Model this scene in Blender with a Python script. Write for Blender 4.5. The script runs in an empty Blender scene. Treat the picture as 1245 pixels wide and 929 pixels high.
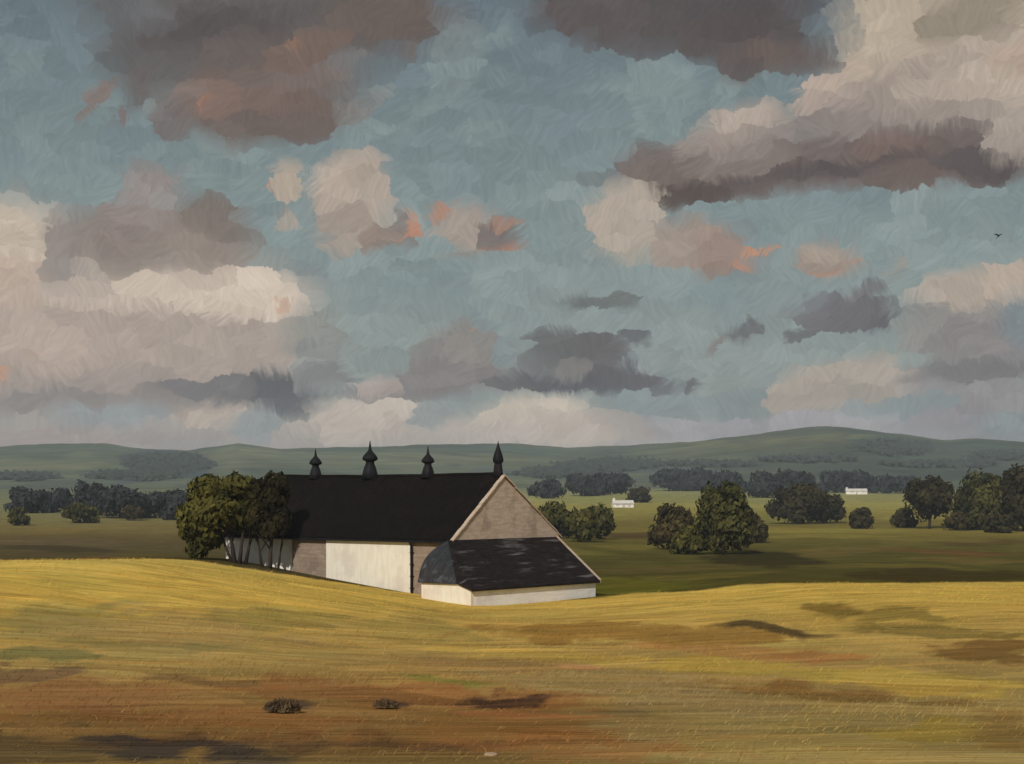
import bpy, math, random
import numpy as np
from mathutils import Vector

random.seed(7)
RNG = np.random.default_rng(11)
SC = bpy.context.scene
COL = SC.collection
R = math.radians

# ------------------------------------------------------------------ camera numbers
F = 1974.0            # focal length in units of a 1245 px wide frame
CX, HY = 622.5, 600.0  # principal column and eye-level row in that frame
ZC = 10.0             # eye height above the datum

SUN_STRENGTH = 3.0
SKY_STRENGTH = 0.1
SUN_EL = R(33)
SUN_H = Vector((-0.31, -0.951)).normalized()   # horizontal direction towards the sun


def lin(c):
    c = np.asarray(c, float) / 255.0
    return np.where(c <= 0.04045, c / 12.92, ((c + 0.055) / 1.055) ** 2.4)


def lin4(c, k=1.0):
    a = lin(c) * k
    return (float(a[0]), float(a[1]), float(a[2]), 1.0)


# ------------------------------------------------------------------ numpy noise
_T = RNG.random((256, 256))


def vnoise(x, y):
    xi = np.floor(x).astype(int); yi = np.floor(y).astype(int)
    fx = x - xi; fy = y - yi
    fx = fx * fx * (3 - 2 * fx); fy = fy * fy * (3 - 2 * fy)
    a = _T[xi & 255, yi & 255]; b = _T[(xi + 1) & 255, yi & 255]
    c = _T[xi & 255, (yi + 1) & 255]; d = _T[(xi + 1) & 255, (yi + 1) & 255]
    return (a * (1 - fx) + b * fx) * (1 - fy) + (c * (1 - fx) + d * fx) * fy


def fbm(x, y, o=4):
    s = 0; a = 0.5; n = 0
    for k in range(o):
        s = s + a * vnoise(x * 2 ** k + 17.3 * k, y * 2 ** k + 5.1 * k); n += a; a *= 0.5
    return s / n - 0.5


def sstep(a, b, x):
    t = np.clip((x - a) / (b - a), 0, 1)
    return t * t * (3 - 2 * t)


# ------------------------------------------------------------------ terrain
PY = np.array([-60, 0, 10, 20, 40, 70, 103, 130, 180, 260, 350, 450, 600, 800, 1000, 1300, 1700, 2500, 7000.])
PD = np.array([1.2, 1.72, 1.9, 2.75, 4.3, 5.9, 7.1, 7.75, 8.5, 9.1, 9.35, 9.3, 7.6, 4.2, 0.9, -3, -6, -10, -30.])
BX = np.array([-90, -33, -22.5, -18.7, -14.2, -6.5, -2.5, 1, 5.5, 12.6, 18, 33, 90.])
BB = np.array([2.6, 2.75, 2.9, 2.35, 1.6, 0.5, 0.0, 0.0, 0.2, 0.65, 1.15, 1.2, 0.8])


def drop(X, Y):
    """metres the ground lies below eye level"""
    X = np.asarray(X, float); Y = np.asarray(Y, float)
    d = (np.interp(Y * 0.96, PY, PD) + np.interp(Y, PY, PD) + np.interp(Y * 1.04, PY, PD)) / 3
    b = (np.interp(X - 1.5, BX, BB) + np.interp(X, BX, BB) + np.interp(X + 1.5, BX, BB)) / 3
    w = sstep(12, 95, Y) * (1 - sstep(118, 190, Y))
    und = fbm(X * 0.11 + 3, Y * 0.07, 3) * 0.35 * sstep(6, 30, Y) * (1 - sstep(85, 105, Y) * 0.6)
    far = fbm(X * 0.006, Y * 0.006 + 9, 3) * 3.0 * sstep(200, 500, Y) + fbm(X * .03, Y * .02 + 4, 2) * .8 * sstep(120, 200, Y)
    return d - b * w + und + far


def gz(X, Y):
    return ZC - drop(X, Y)


def hit(px, py, y0=115.0, y1=1600.0):
    """first point beyond y0 where the sight line through (px,py) meets the ground"""
    Y = np.geomspace(y0, y1, 1500)
    X = (px - CX) / F * Y
    f = drop(X, Y) / Y - (py - HY) / F
    k = np.argmax(f <= 0) if np.any(f <= 0) else int(np.argmin(np.abs(f)))
    return float(X[k]), float(Y[k])


# ground colours and a tree's cast shadow, traced from the painting as patches on the ground
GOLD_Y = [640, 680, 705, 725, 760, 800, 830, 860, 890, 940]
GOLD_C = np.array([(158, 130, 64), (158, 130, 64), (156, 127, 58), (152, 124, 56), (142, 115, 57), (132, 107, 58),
                   (123, 97, 53), (116, 86, 47), (108, 81, 45), (103, 81, 45)], float)  # darker and browner towards the near rows
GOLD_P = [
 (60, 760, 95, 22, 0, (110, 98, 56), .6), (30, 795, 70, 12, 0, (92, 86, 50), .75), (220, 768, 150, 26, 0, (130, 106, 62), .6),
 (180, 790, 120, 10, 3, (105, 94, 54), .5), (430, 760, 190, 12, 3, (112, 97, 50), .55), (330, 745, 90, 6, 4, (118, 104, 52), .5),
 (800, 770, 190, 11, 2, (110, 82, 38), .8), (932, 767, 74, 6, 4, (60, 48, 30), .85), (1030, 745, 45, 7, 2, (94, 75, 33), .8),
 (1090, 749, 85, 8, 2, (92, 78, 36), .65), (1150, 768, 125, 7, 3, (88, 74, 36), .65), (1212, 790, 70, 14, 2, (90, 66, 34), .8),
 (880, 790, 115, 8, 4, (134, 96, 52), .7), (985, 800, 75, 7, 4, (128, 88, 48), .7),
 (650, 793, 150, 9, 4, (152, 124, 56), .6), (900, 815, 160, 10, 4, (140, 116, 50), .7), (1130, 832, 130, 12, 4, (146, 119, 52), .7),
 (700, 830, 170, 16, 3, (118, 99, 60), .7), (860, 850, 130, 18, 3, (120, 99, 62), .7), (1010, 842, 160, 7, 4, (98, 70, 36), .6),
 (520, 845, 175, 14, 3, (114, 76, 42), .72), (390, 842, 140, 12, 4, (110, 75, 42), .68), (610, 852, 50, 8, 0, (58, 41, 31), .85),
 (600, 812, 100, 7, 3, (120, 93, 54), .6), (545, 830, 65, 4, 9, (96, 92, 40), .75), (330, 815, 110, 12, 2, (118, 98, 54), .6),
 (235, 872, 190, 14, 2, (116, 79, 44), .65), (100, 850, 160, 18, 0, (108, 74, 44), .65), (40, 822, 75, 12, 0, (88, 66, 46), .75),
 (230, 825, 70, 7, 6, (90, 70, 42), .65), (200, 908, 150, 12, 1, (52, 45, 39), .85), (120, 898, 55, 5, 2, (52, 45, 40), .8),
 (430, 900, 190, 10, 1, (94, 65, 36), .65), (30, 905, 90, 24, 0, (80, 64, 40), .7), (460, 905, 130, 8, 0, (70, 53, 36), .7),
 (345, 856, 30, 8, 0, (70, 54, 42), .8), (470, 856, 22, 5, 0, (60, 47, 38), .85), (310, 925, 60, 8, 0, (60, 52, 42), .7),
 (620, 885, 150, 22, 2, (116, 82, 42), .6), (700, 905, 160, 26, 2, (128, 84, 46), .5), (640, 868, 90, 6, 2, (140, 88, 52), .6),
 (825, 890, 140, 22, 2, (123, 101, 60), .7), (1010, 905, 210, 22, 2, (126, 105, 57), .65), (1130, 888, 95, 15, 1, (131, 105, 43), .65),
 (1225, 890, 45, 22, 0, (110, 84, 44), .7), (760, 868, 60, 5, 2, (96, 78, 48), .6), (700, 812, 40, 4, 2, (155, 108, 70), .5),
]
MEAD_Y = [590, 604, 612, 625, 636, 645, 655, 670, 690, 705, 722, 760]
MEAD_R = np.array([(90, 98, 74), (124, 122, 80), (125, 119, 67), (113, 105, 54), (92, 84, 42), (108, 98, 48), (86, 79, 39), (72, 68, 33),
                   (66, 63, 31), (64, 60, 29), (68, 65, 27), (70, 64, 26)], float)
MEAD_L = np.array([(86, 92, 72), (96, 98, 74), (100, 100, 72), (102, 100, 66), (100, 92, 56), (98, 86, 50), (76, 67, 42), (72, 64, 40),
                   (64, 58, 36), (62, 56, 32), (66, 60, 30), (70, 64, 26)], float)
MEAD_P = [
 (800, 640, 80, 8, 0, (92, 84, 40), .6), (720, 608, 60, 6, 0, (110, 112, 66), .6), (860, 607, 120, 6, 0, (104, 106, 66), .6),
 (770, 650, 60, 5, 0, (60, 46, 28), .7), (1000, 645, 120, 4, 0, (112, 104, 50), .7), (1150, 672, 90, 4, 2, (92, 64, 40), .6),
 (1010, 672, 90, 5, -3, (90, 78, 44), .6), (830, 690, 120, 5, -2, (88, 72, 40), .5), (930, 682, 70, 9, 2, (44, 40, 22), .85),  # last dark patch here paints the tall meadow tree's cast shadow
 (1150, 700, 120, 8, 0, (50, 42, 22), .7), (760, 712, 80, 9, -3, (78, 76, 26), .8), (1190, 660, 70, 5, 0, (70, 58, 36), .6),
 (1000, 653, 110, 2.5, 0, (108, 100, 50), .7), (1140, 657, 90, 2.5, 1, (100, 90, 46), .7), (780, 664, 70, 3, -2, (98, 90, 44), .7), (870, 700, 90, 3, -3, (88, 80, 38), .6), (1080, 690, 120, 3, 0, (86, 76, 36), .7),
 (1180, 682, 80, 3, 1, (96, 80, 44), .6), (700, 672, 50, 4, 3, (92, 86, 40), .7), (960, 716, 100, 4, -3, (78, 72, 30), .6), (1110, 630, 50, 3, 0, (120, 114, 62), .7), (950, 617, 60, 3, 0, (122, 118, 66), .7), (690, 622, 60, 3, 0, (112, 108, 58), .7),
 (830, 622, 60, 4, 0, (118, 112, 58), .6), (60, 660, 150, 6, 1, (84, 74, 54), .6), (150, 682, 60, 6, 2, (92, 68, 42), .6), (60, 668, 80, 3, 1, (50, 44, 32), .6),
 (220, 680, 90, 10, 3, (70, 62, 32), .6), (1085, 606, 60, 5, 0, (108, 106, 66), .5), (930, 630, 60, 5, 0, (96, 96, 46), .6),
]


def stamp(c, px, py, patches, warp=1.0):
    for (x, y, rx, ry, rot, col, op) in patches:
        dx = px - x; dy = py - y
        a = math.radians(rot); ca, sa = math.cos(a), math.sin(a)
        u = (dx * ca + dy * sa) / rx; v = (-dx * sa + dy * ca) / ry
        warp_ = warp
        warp = warp_ * (.45 if ry <= 6 else 1.0)
        n = fbm(px * 0.022 + x, py * 0.13 + y, 5) * 1.9 * warp + fbm(px * .09 + y, py * .6 + x, 2) * .35 * warp
        warp = warp_
        m = 1 - sstep(0.65, 1.15, np.sqrt(u * u + v * v) + n)
        c = c + (np.array(col, float) - c) * (m * op)[..., None]
    return c


def interp_rows(py, ys, cs):
    return np.stack([np.interp(py, ys, cs[:, k]) for k in range(3)], -1)


def edge_y(X):
    return 109.5 + 5.0 * sstep(-10, -24, X) * 0 + 2.0 * sstep(4, 9, X) + fbm(X * .25, X * 0 + 2.2, 3) * 4.0


def ground_srgb(X, Y):
    D = drop(X, Y)
    Ys = np.maximum(Y, 4.0)
    px = CX + F * X / Ys
    py = HY + F * D / Ys
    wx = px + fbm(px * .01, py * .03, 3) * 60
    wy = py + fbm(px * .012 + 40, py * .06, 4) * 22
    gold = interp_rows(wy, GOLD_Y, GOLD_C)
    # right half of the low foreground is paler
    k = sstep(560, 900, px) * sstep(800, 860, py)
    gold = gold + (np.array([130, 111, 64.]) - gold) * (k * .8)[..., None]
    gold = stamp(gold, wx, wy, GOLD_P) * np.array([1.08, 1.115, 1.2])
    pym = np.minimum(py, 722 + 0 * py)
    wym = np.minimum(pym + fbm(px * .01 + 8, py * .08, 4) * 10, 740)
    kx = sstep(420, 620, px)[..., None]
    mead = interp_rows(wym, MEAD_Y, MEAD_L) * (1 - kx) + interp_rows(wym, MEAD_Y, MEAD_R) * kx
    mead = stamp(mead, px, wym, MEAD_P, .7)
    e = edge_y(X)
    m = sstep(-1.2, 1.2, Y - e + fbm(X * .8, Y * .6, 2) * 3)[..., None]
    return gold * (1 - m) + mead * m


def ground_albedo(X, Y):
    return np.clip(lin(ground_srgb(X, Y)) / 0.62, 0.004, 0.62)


# ------------------------------------------------------------------ object helpers
def tag(o, label=None, cat=None, group=None, kind=None):
    if label: o['label'] = label
    if cat: o['category'] = cat
    if group: o['group'] = group
    if kind: o['kind'] = kind
    return o


def empty(name, loc, rz=0.0):
    o = bpy.data.objects.new(name, None)
    COL.objects.link(o); o.location = loc; o.rotation_euler = (0, 0, rz)
    o.empty_display_size = 0.5
    return o


def link(name, me, mat=None, parent=None):
    o = bpy.data.objects.new(name, me); COL.objects.link(o)
    if mat: me.materials.append(mat)
    if parent: o.parent = parent
    return o


def np_mesh(name, verts, faces, cols=None, smooth=False):
    """faces: int array (n,k); cols: per-vertex rgb"""
    me = bpy.data.meshes.new(name)
    v = np.asarray(verts, np.float32); f = np.asarray(faces, np.int32)
    me.vertices.add(len(v)); me.vertices.foreach_set('co', v.ravel())
    n, k = f.shape
    me.loops.add(n * k); me.loops.foreach_set('vertex_index', f.ravel())
    me.polygons.add(n)
    me.polygons.foreach_set('loop_start', np.arange(0, n * k, k, dtype=np.int32))
    me.polygons.foreach_set('use_smooth', np.full(n, smooth, bool))
    me.update(calc_edges=True)
    if cols is not None:
        a = me.color_attributes.new('Col', 'FLOAT_COLOR', 'POINT')
        c = np.ones((len(v), 4), np.float32); c[:, :3] = cols
        a.data.foreach_set('color', c.ravel())
    me.validate()
    return me


class MB:
    """collects plain polygons and builds ONE mesh"""
    def __init__(s): s.v = []; s.f = []; s.sm = []

    def poly(s, pts, smooth=False):
        b = len(s.v); s.v += [tuple(p) for p in pts]; s.f.append(tuple(range(b, b + len(pts)))); s.sm.append(smooth)

    def mesh(s, verts, faces, smooth=False):
        b = len(s.v); s.v += [tuple(p) for p in verts]
        for f in faces: s.f.append(tuple(b + i for i in f)); s.sm.append(smooth)

    def hexa(s, p):
        s.mesh(p, [(0, 3, 2, 1), (4, 5, 6, 7), (0, 1, 5, 4), (1, 2, 6, 5), (2, 3, 7, 6), (3, 0, 4, 7)])

    def box(s, x0, x1, y0, y1, z0, z1):
        s.hexa([(x0, y0, z0), (x1, y0, z0), (x1, y1, z0), (x0, y1, z0), (x0, y0, z1), (x1, y0, z1), (x1, y1, z1), (x0, y1, z1)])

    def slab(s, quad, t):
        q = [Vector(p) for p in quad]
        n = (q[1] - q[0]).cross(q[3] - q[0]).normalized() * t
        s.hexa([tuple(p) for p in q] + [tuple(p + n) for p in q])

    def lathe(s, prof, n=14, c=(0, 0, 0)):
        vs = []; fs = []
        for (r, z) in prof:
            for k in range(n):
                a = 2 * math.pi * k / n
                vs.append((c[0] + r * math.cos(a), c[1] + r * math.sin(a), c[2] + z))
        for i in range(len(prof) - 1):
            for k in range(n):
                fs.append((i * n + k, i * n + (k + 1) % n, (i + 1) * n + (k + 1) % n, (i + 1) * n + k))
        fs.append(tuple(range(n - 1, -1, -1))); m = (len(prof) - 1) * n
        fs.append(tuple(range(m, m + n)))
        s.mesh(vs, fs, True)

    def tube(s, pts, rad, n=7):
        pts = [Vector(p) for p in pts]; vs = []; fs = []
        for i, p in enumerate(pts):
            d = (pts[min(i + 1, len(pts) - 1)] - pts[max(i - 1, 0)]).normalized()
            u = d.cross(Vector((0.3, 1, 0.1))).normalized(); w = d.cross(u)
            for k in range(n):
                a = 2 * math.pi * k / n
                vs.append(tuple(p + (u * math.cos(a) + w * math.sin(a)) * rad[i]))
        for i in range(len(pts) - 1):
            for k in range(n):
                fs.append((i * n + k, i * n + (k + 1) % n, (i + 1) * n + (k + 1) % n, (i + 1) * n + k))
        fs.append(tuple(range(n - 1, -1, -1))); m = (len(pts) - 1) * n
        fs.append(tuple(range(m, m + n)))
        s.mesh(vs, fs, True)

    def build(s, name, mat, parent=None):
        me = bpy.data.meshes.new(name); me.from_pydata(s.v, [], s.f)
        me.polygons.foreach_set('use_smooth', s.sm); me.update()
        return link(name, me, mat, parent)


# ------------------------------------------------------------------ node helpers
class NT:
    def __init__(s, tree):
        s.t = tree; s.n = tree.nodes; s.l = tree.links

    def new(s, kind, **kw):
        n = s.n.new(kind)
        for k, v in kw.items(): setattr(n, k, v)
        return n

    def put(s, sock, v):
        if v is None: return
        if isinstance(v, bpy.types.NodeSocket): s.l.new(v, sock)
        else: sock.default_value = v

    def math(s, op, a, b=None, c=None, clamp=False):
        n = s.new('ShaderNodeMath', operation=op, use_clamp=clamp)
        s.put(n.inputs[0], a); s.put(n.inputs[1], b); s.put(n.inputs[2], c)
        return n.outputs[0]

    def vec(s, op, a, b=None, scale=None):
        n = s.new('ShaderNodeVectorMath', operation=op)
        s.put(n.inputs[0], a)
        if b is not None: s.put(n.inputs[1], b)
        if scale is not None: s.put(n.inputs['Scale'], scale)
        return n.outputs['Value'] if op in ('LENGTH', 'DOT_PRODUCT') else n.outputs['Vector']

    def mix(s, f, a, b, blend='MIX'):
        n = s.new('ShaderNodeMix', data_type='RGBA', blend_type=blend)
        s.put(n.inputs[0], f); s.put(n.inputs[6], a); s.put(n.inputs[7], b)
        return n.outputs[2]

    def rng(s, v, a, b, c=0.0, d=1.0, smooth=True):
        n = s.new('ShaderNodeMapRange', interpolation_type='SMOOTHSTEP' if smooth else 'LINEAR')
        for i, x in enumerate((v, a, b, c, d)): s.put(n.inputs[i], x)
        return n.outputs[0]

    def noise(s, vec, scale=1.0, detail=3.0, rough=0.5, dim='3D'):
        n = s.new('ShaderNodeTexNoise', noise_dimensions=dim)
        s.put(n.inputs['Vector'], vec); n.inputs['Scale'].default_value = scale
        n.inputs['Detail'].default_value = detail; n.inputs['Roughness'].default_value = rough
        return n.outputs['Fac'], n.outputs['Color']

    def vscale(s, vec, sc):
        return s.vec('MULTIPLY', vec, sc)


def material(name):
    m = bpy.data.materials.new(name); m.use_nodes = True
    t = NT(m.node_tree); t.n.clear()
    out = t.new('ShaderNodeOutputMaterial')
    b = t.new('ShaderNodeBsdfPrincipled')
    t.l.new(b.outputs[0], out.inputs[0])
    b.inputs['Roughness'].default_value = 0.85
    b.inputs['Specular IOR Level'].default_value = 0.15
    return m, t, b


def bump(t, b, h, strength, dist):
    n = t.new('ShaderNodeBump'); n.inputs['Strength'].default_value = strength; n.inputs['Distance'].default_value = dist
    t.put(n.inputs['Height'], h); t.l.new(n.outputs[0], b.inputs['Normal'])


def wall_mat(name, c0, c1, c2, vert=True, blocks=0.0, bstr=.5):
    """brushed limewash / rubble stone: streaks, blotches, a few stains"""
    m, t, b = material(name)
    co = t.new('ShaderNodeTexCoord').outputs['Object']
    s = (6, 6, 0.7) if vert else (1.0, 1.0, 5.5)
    f, _ = t.noise(t.vscale(co, s), 1.0, 5, .6)
    g, _ = t.noise(co, 0.55, 4, .6)
    h, _ = t.noise(co, 5.0, 4, .7)
    c = t.mix(t.rng(f, .38, .62), c0, c1)
    c = t.mix(t.rng(g, .47, .68), c, c2)
    hh = t.math('ADD', f, t.math('MULTIPLY', h, .6))
    if blocks:
        sep = t.new('ShaderNodeSeparateXYZ'); t.l.new(co, sep.inputs[0])
        cmb = t.new('ShaderNodeCombineXYZ')
        t.l.new(t.math('ADD', sep.outputs[0], sep.outputs[1]), cmb.inputs[0]); t.l.new(sep.outputs[2], cmb.inputs[1])
        wv = t.vec('ADD', cmb.outputs[0], t.vec('MULTIPLY', t.vec('SUBTRACT', t.noise(co, 1.2, 3)[1], (.5, .5, .5)), (.35, .25, 0)))
        br = t.new('ShaderNodeTexBrick'); t.l.new(wv, br.inputs['Vector'])
        br.inputs['Scale'].default_value = 1.0; br.inputs['Brick Width'].default_value = .62; br.inputs['Row Height'].default_value = .3
        br.inputs['Mortar Size'].default_value = .035; br.inputs['Mortar Smooth'].default_value = .6
        br.inputs['Color1'].default_value = (1, 1, 1, 1); br.inputs['Color2'].default_value = (.74, .72, .72, 1)
        br.inputs['Mortar'].default_value = (.66, .62, .6, 1)
        c = t.mix(blocks, c, t.mix(1.0, c, br.outputs[0], 'MULTIPLY'))
        c = t.mix(t.rng(h, .3, .75), t.vec('MULTIPLY', c, (.84, .83, .83)), c)
    t.put(b.inputs['Base Color'], c)
    bump(t, b, hh, bstr, .05)
    return m


# ------------------------------------------------------------------ materials
def ground_material(name, k=1.0, bmp=.7):
    m, t, b = material(name)
    at = t.new('ShaderNodeAttribute', attribute_name='Col').outputs['Color']
    co = t.new('ShaderNodeTexCoord').outputs['Object']
    w = t.vec('ADD', co, t.vec('SCALE', t.vec('SUBTRACT', t.noise(co, .12 * k, 3)[1], (.5, .5, .5)), scale=5.0 / k))
    a, _ = t.noise(t.vscale(w, (.30 * k, 1.5 * k, .5 * k)), 1.0, 5, .62)
    d, _ = t.noise(t.vscale(w, (.05 * k, .16 * k, .1 * k)), 1.0, 5, .6)
    e, ec = t.noise(t.vscale(w, (.8 * k, 7. * k, 2. * k)), 1.0, 4, .6)
    def cells(sx, sy):
        vo = t.new('ShaderNodeTexVoronoi', voronoi_dimensions='2D', feature='F1'); vo.inputs['Scale'].default_value = 1.0
        t.l.new(t.vscale(w, (sx * k, sy * k, 0)), vo.inputs['Vector'])
        sp = t.new('ShaderNodeSeparateColor'); t.l.new(vo.outputs['Color'], sp.inputs[0])
        return sp.outputs[0], sp.outputs[1]
    c1, h1 = cells(.75, 1.25); c2, h2 = cells(.22, .32)
    v = t.math('ADD', t.rng(a, .25, .75, .80, 1.20, False), t.math('ADD', t.rng(d, .25, .75, -.16, .16, False), t.rng(e, .25, .75, -.1, .1, False)))
    v = t.math('MULTIPLY', v, t.math('MULTIPLY', t.rng(c1, 0, 1, .86, 1.14, False), t.rng(c2, 0, 1, .85, 1.15, False)))
    c = t.vec('SCALE', at, scale=v)
    # warm/cool drift of the dry grass
    c = t.mix(t.rng(h1, .6, 1, 0, .45), c, t.vec('MULTIPLY', c, (1.10, .95, .80)))
    c = t.mix(t.rng(h2, .55, 1, 0, .55), c, t.vec('MULTIPLY', c, (.93, 1.04, 1.05)))
    c = t.mix(t.rng(d, .45, .7, 0, .35), c, t.vec('MULTIPLY', c, (1.10, .95, .82)))
    t.put(b.inputs['Base Color'], c)
    b.inputs['Roughness'].default_value = 1.0; b.inputs['Specular IOR Level'].default_value = 0.0
    bump(t, b, t.math('ADD', a, t.math('MULTIPLY', e, .35)), bmp, .22 / k)
    return m


def attr_material(name, rough=.9, trans=0.0):
    m, t, b = material(name)
    at = t.new('ShaderNodeAttribute', attribute_name='Col').outputs['Color']
    co = t.new('ShaderNodeTexCoord').outputs['Object']
    f, _ = t.noise(co, 2.0, 2)
    c = t.vec('SCALE', at, scale=t.rng(f, .3, .7, .8, 1.2, False))
    t.put(b.inputs['Base Color'], c); b.inputs['Roughness'].default_value = rough
    b.inputs['Specular IOR Level'].default_value = 0.05
    if trans:
        tr = t.new('ShaderNodeBsdfTranslucent'); t.put(tr.inputs[0], c)
        mx = t.new('ShaderNodeMixShader'); mx.inputs[0].default_value = trans
        out = [n for n in t.n if n.type == 'OUTPUT_MATERIAL'][0]
        t.l.new(b.outputs[0], mx.inputs[1]); t.l.new(tr.outputs[0], mx.inputs[2]); t.l.new(mx.outputs[0], out.inputs[0])
    return m


def roof_mat(name, c0, c1, c2, streak=0.0, rough=.6):
    m, t, b = material(name)
    co = t.new('ShaderNodeTexCoord').outputs['Object']
    f, _ = t.noise(t.vscale(co, (7, 1.2, 1.2)), 1.0, 5, .65)
    g, _ = t.noise(co, .35, 4, .6)
    h, _ = t.noise(t.vscale(co, (1.9, .28, 1.9)), 1.0, 5, .6)
    c = t.mix(t.rng(f, .35, .68), c0, c1)
    c = t.mix(t.math('MULTIPLY', t.rng(g, .45, .7), .7), c, t.vec('MULTIPLY', c, (1.35, 1.0, .95)))
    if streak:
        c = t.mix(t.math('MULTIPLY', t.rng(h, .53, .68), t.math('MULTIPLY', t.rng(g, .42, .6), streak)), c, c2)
    t.put(b.inputs['Base Color'], c); b.inputs['Roughness'].default_value = rough
    b.inputs['Specular IOR Level'].default_value = .06
    # courses of slates
    wv = t.new('ShaderNodeTexWave', wave_type='BANDS', bands_direction='Z', wave_profile='SAW')
    t.l.new(co, wv.inputs['Vector']); wv.inputs['Scale'].default_value = 1.1; wv.inputs['Distortion'].default_value = .6
    bump(t, b, t.math('ADD', t.math('MULTIPLY', wv.outputs['Fac'], .35), f), .5, .04)
    return m


M = {}
M['ground'] = ground_material('field_grass')
M['hill'] = ground_material('hill_pasture', .035, .35)
M['leaf'] = attr_material('foliage', .9, .15)
M['grass'] = attr_material('dry_grass', .95, .2)
M['bark'] = wall_mat('bark', (.035, .026, .022, 1), (.06, .045, .036, 1), (.028, .022, .02, 1))
M['stone'] = wall_mat('facade_stone', (.31, .24, .19, 1), (.37, .295, .24, 1), (.26, .205, .17, 1), False, .5)
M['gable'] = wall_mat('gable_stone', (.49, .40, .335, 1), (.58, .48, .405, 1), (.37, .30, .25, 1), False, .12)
M['lime'] = wall_mat('cream_limewash', (.75, .705, .61, 1), (.82, .785, .69, 1), (.69, .63, .56, 1), True)
M['white'] = wall_mat('white_limewash', (.80, .77, .72, 1), (.86, .83, .78, 1), (.62, .59, .57, 1), True)
M['limeshade'] = wall_mat('shade_toned_limewash', (.80, .79, .80, 1), (.87, .86, .87, 1), (.70, .68, .70, 1), False)  # limewash copy with the front wall's grey shade tone put into the colour
M['coping'] = wall_mat('coping_stone', (.46, .37, .30, 1), (.54, .44, .36, 1), (.44, .30, .22, 1), False)
M['roof'] = roof_mat('tarred_slate', (.0045, .004, .004, 1), (.010, .0088, .0085, 1), (.02, .017, .017, 1), .3, .9)
M['leanroof'] = roof_mat('highlight_streaked_slate', (.011, .0095, .0098, 1), (.022, .019, .020, 1), (.13, .125, .135, 1), .85, .8)  # pale blue-grey streaks paint the slate's highlights into its colour
M['hip'] = roof_mat('sunlit_blue_slate', (.024, .027, .031, 1), (.045, .050, .057, 1), (.11, .12, .135, 1), .7, .8)  # blue-grey slate, lightened in colour because the hip faces the sun
M['iron'] = roof_mat('black_iron', (.010, .011, .014, 1), (.018, .019, .024, 1), (.03, .03, .04, 1), 0, .5)
M['feather'] = roof_mat('black_feathers', (.012, .012, .014, 1), (.025, .025, .028, 1), (.03, .03, .04, 1), 0, .7)
M['rock'] = wall_mat('dark_rock', (.06, .052, .046, 1), (.10, .085, .075, 1), (.04, .035, .032, 1), False)
M['pale'] = wall_mat('pale_rock', (.34, .24, .17, 1), (.42, .31, .22, 1), (.25, .16, .10, 1), False)


# ------------------------------------------------------------------ ground sheet
EXT = []


def make_ground():
    rows = np.concatenate([np.linspace(-38, 6, 14)[:-1], np.geomspace(6, 130, 330)[:-1], np.geomspace(130, 1400, 190)[:-1],
                           np.geomspace(1400, 4500, 18)])
    tc = np.concatenate([np.linspace(-1.0, -.36, 40)[:-1], np.linspace(-.36, .36, 480)[:-1], np.linspace(.36, 1.0, 40)])
    Y, T = np.meshgrid(rows, tc, indexing='ij')
    X = T * (Y + 40)
    Z = gz(X, Y)
    EXT.append(float(Z.min()))
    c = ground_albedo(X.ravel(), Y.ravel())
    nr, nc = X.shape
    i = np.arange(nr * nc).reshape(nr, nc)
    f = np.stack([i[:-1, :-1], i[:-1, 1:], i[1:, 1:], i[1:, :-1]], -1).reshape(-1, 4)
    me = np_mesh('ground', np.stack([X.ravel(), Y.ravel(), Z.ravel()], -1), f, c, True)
    o = link('ground', me, M['ground']); tag(o, kind='structure')
    return o


make_ground()

# ------------------------------------------------------------------ hills
RIDGE = np.array([(-900, 560), (-400, 552), (-150, 556), (0, 548), (60, 546), (120, 545), (160, 548), (230, 549), (290, 541), (340, 546), (420, 546),
                  (520, 545), (620, 546), (690, 551), (740, 549), (800, 545), (860, 539), (910, 533), (960, 527), (1005, 523), (1060, 526),
                  (1110, 535), (1150, 540), (1185, 537), (1245, 541), (1500, 552), (2200, 562)], float)
HILL_P = [(205, 566, 52, 18, 0, (66, 76, 74), .95), (170, 582, 60, 7, -12, (66, 78, 82), .7), (60, 565, 90, 10, -4, (104, 108, 80), .7),
          (60, 590, 60, 6, -4, (72, 80, 72), .6), (300, 556, 55, 12, -15, (106, 110, 84), .7), (480, 560, 180, 9, 0, (98, 104, 82), .6),
          (730, 560, 60, 14, 0, (76, 86, 70), .7), (740, 572, 130, 8, 0, (74, 84, 80), .7), (960, 536, 110, 7, -3, (98, 100, 64), .7),
          (1080, 545, 50, 16, 20, (64, 78, 66), .85), (1150, 560, 90, 9, 5, (76, 88, 76), .7), (900, 556, 120, 9, -4, (84, 92, 66), .6),
          (1000, 560, 60, 6, -4, (74, 84, 66), .6), (1210, 545, 60, 7, 0, (70, 82, 72), .6), (830, 548, 70, 5, -3, (94, 98, 70), .6)]


HILL = {}


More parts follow.
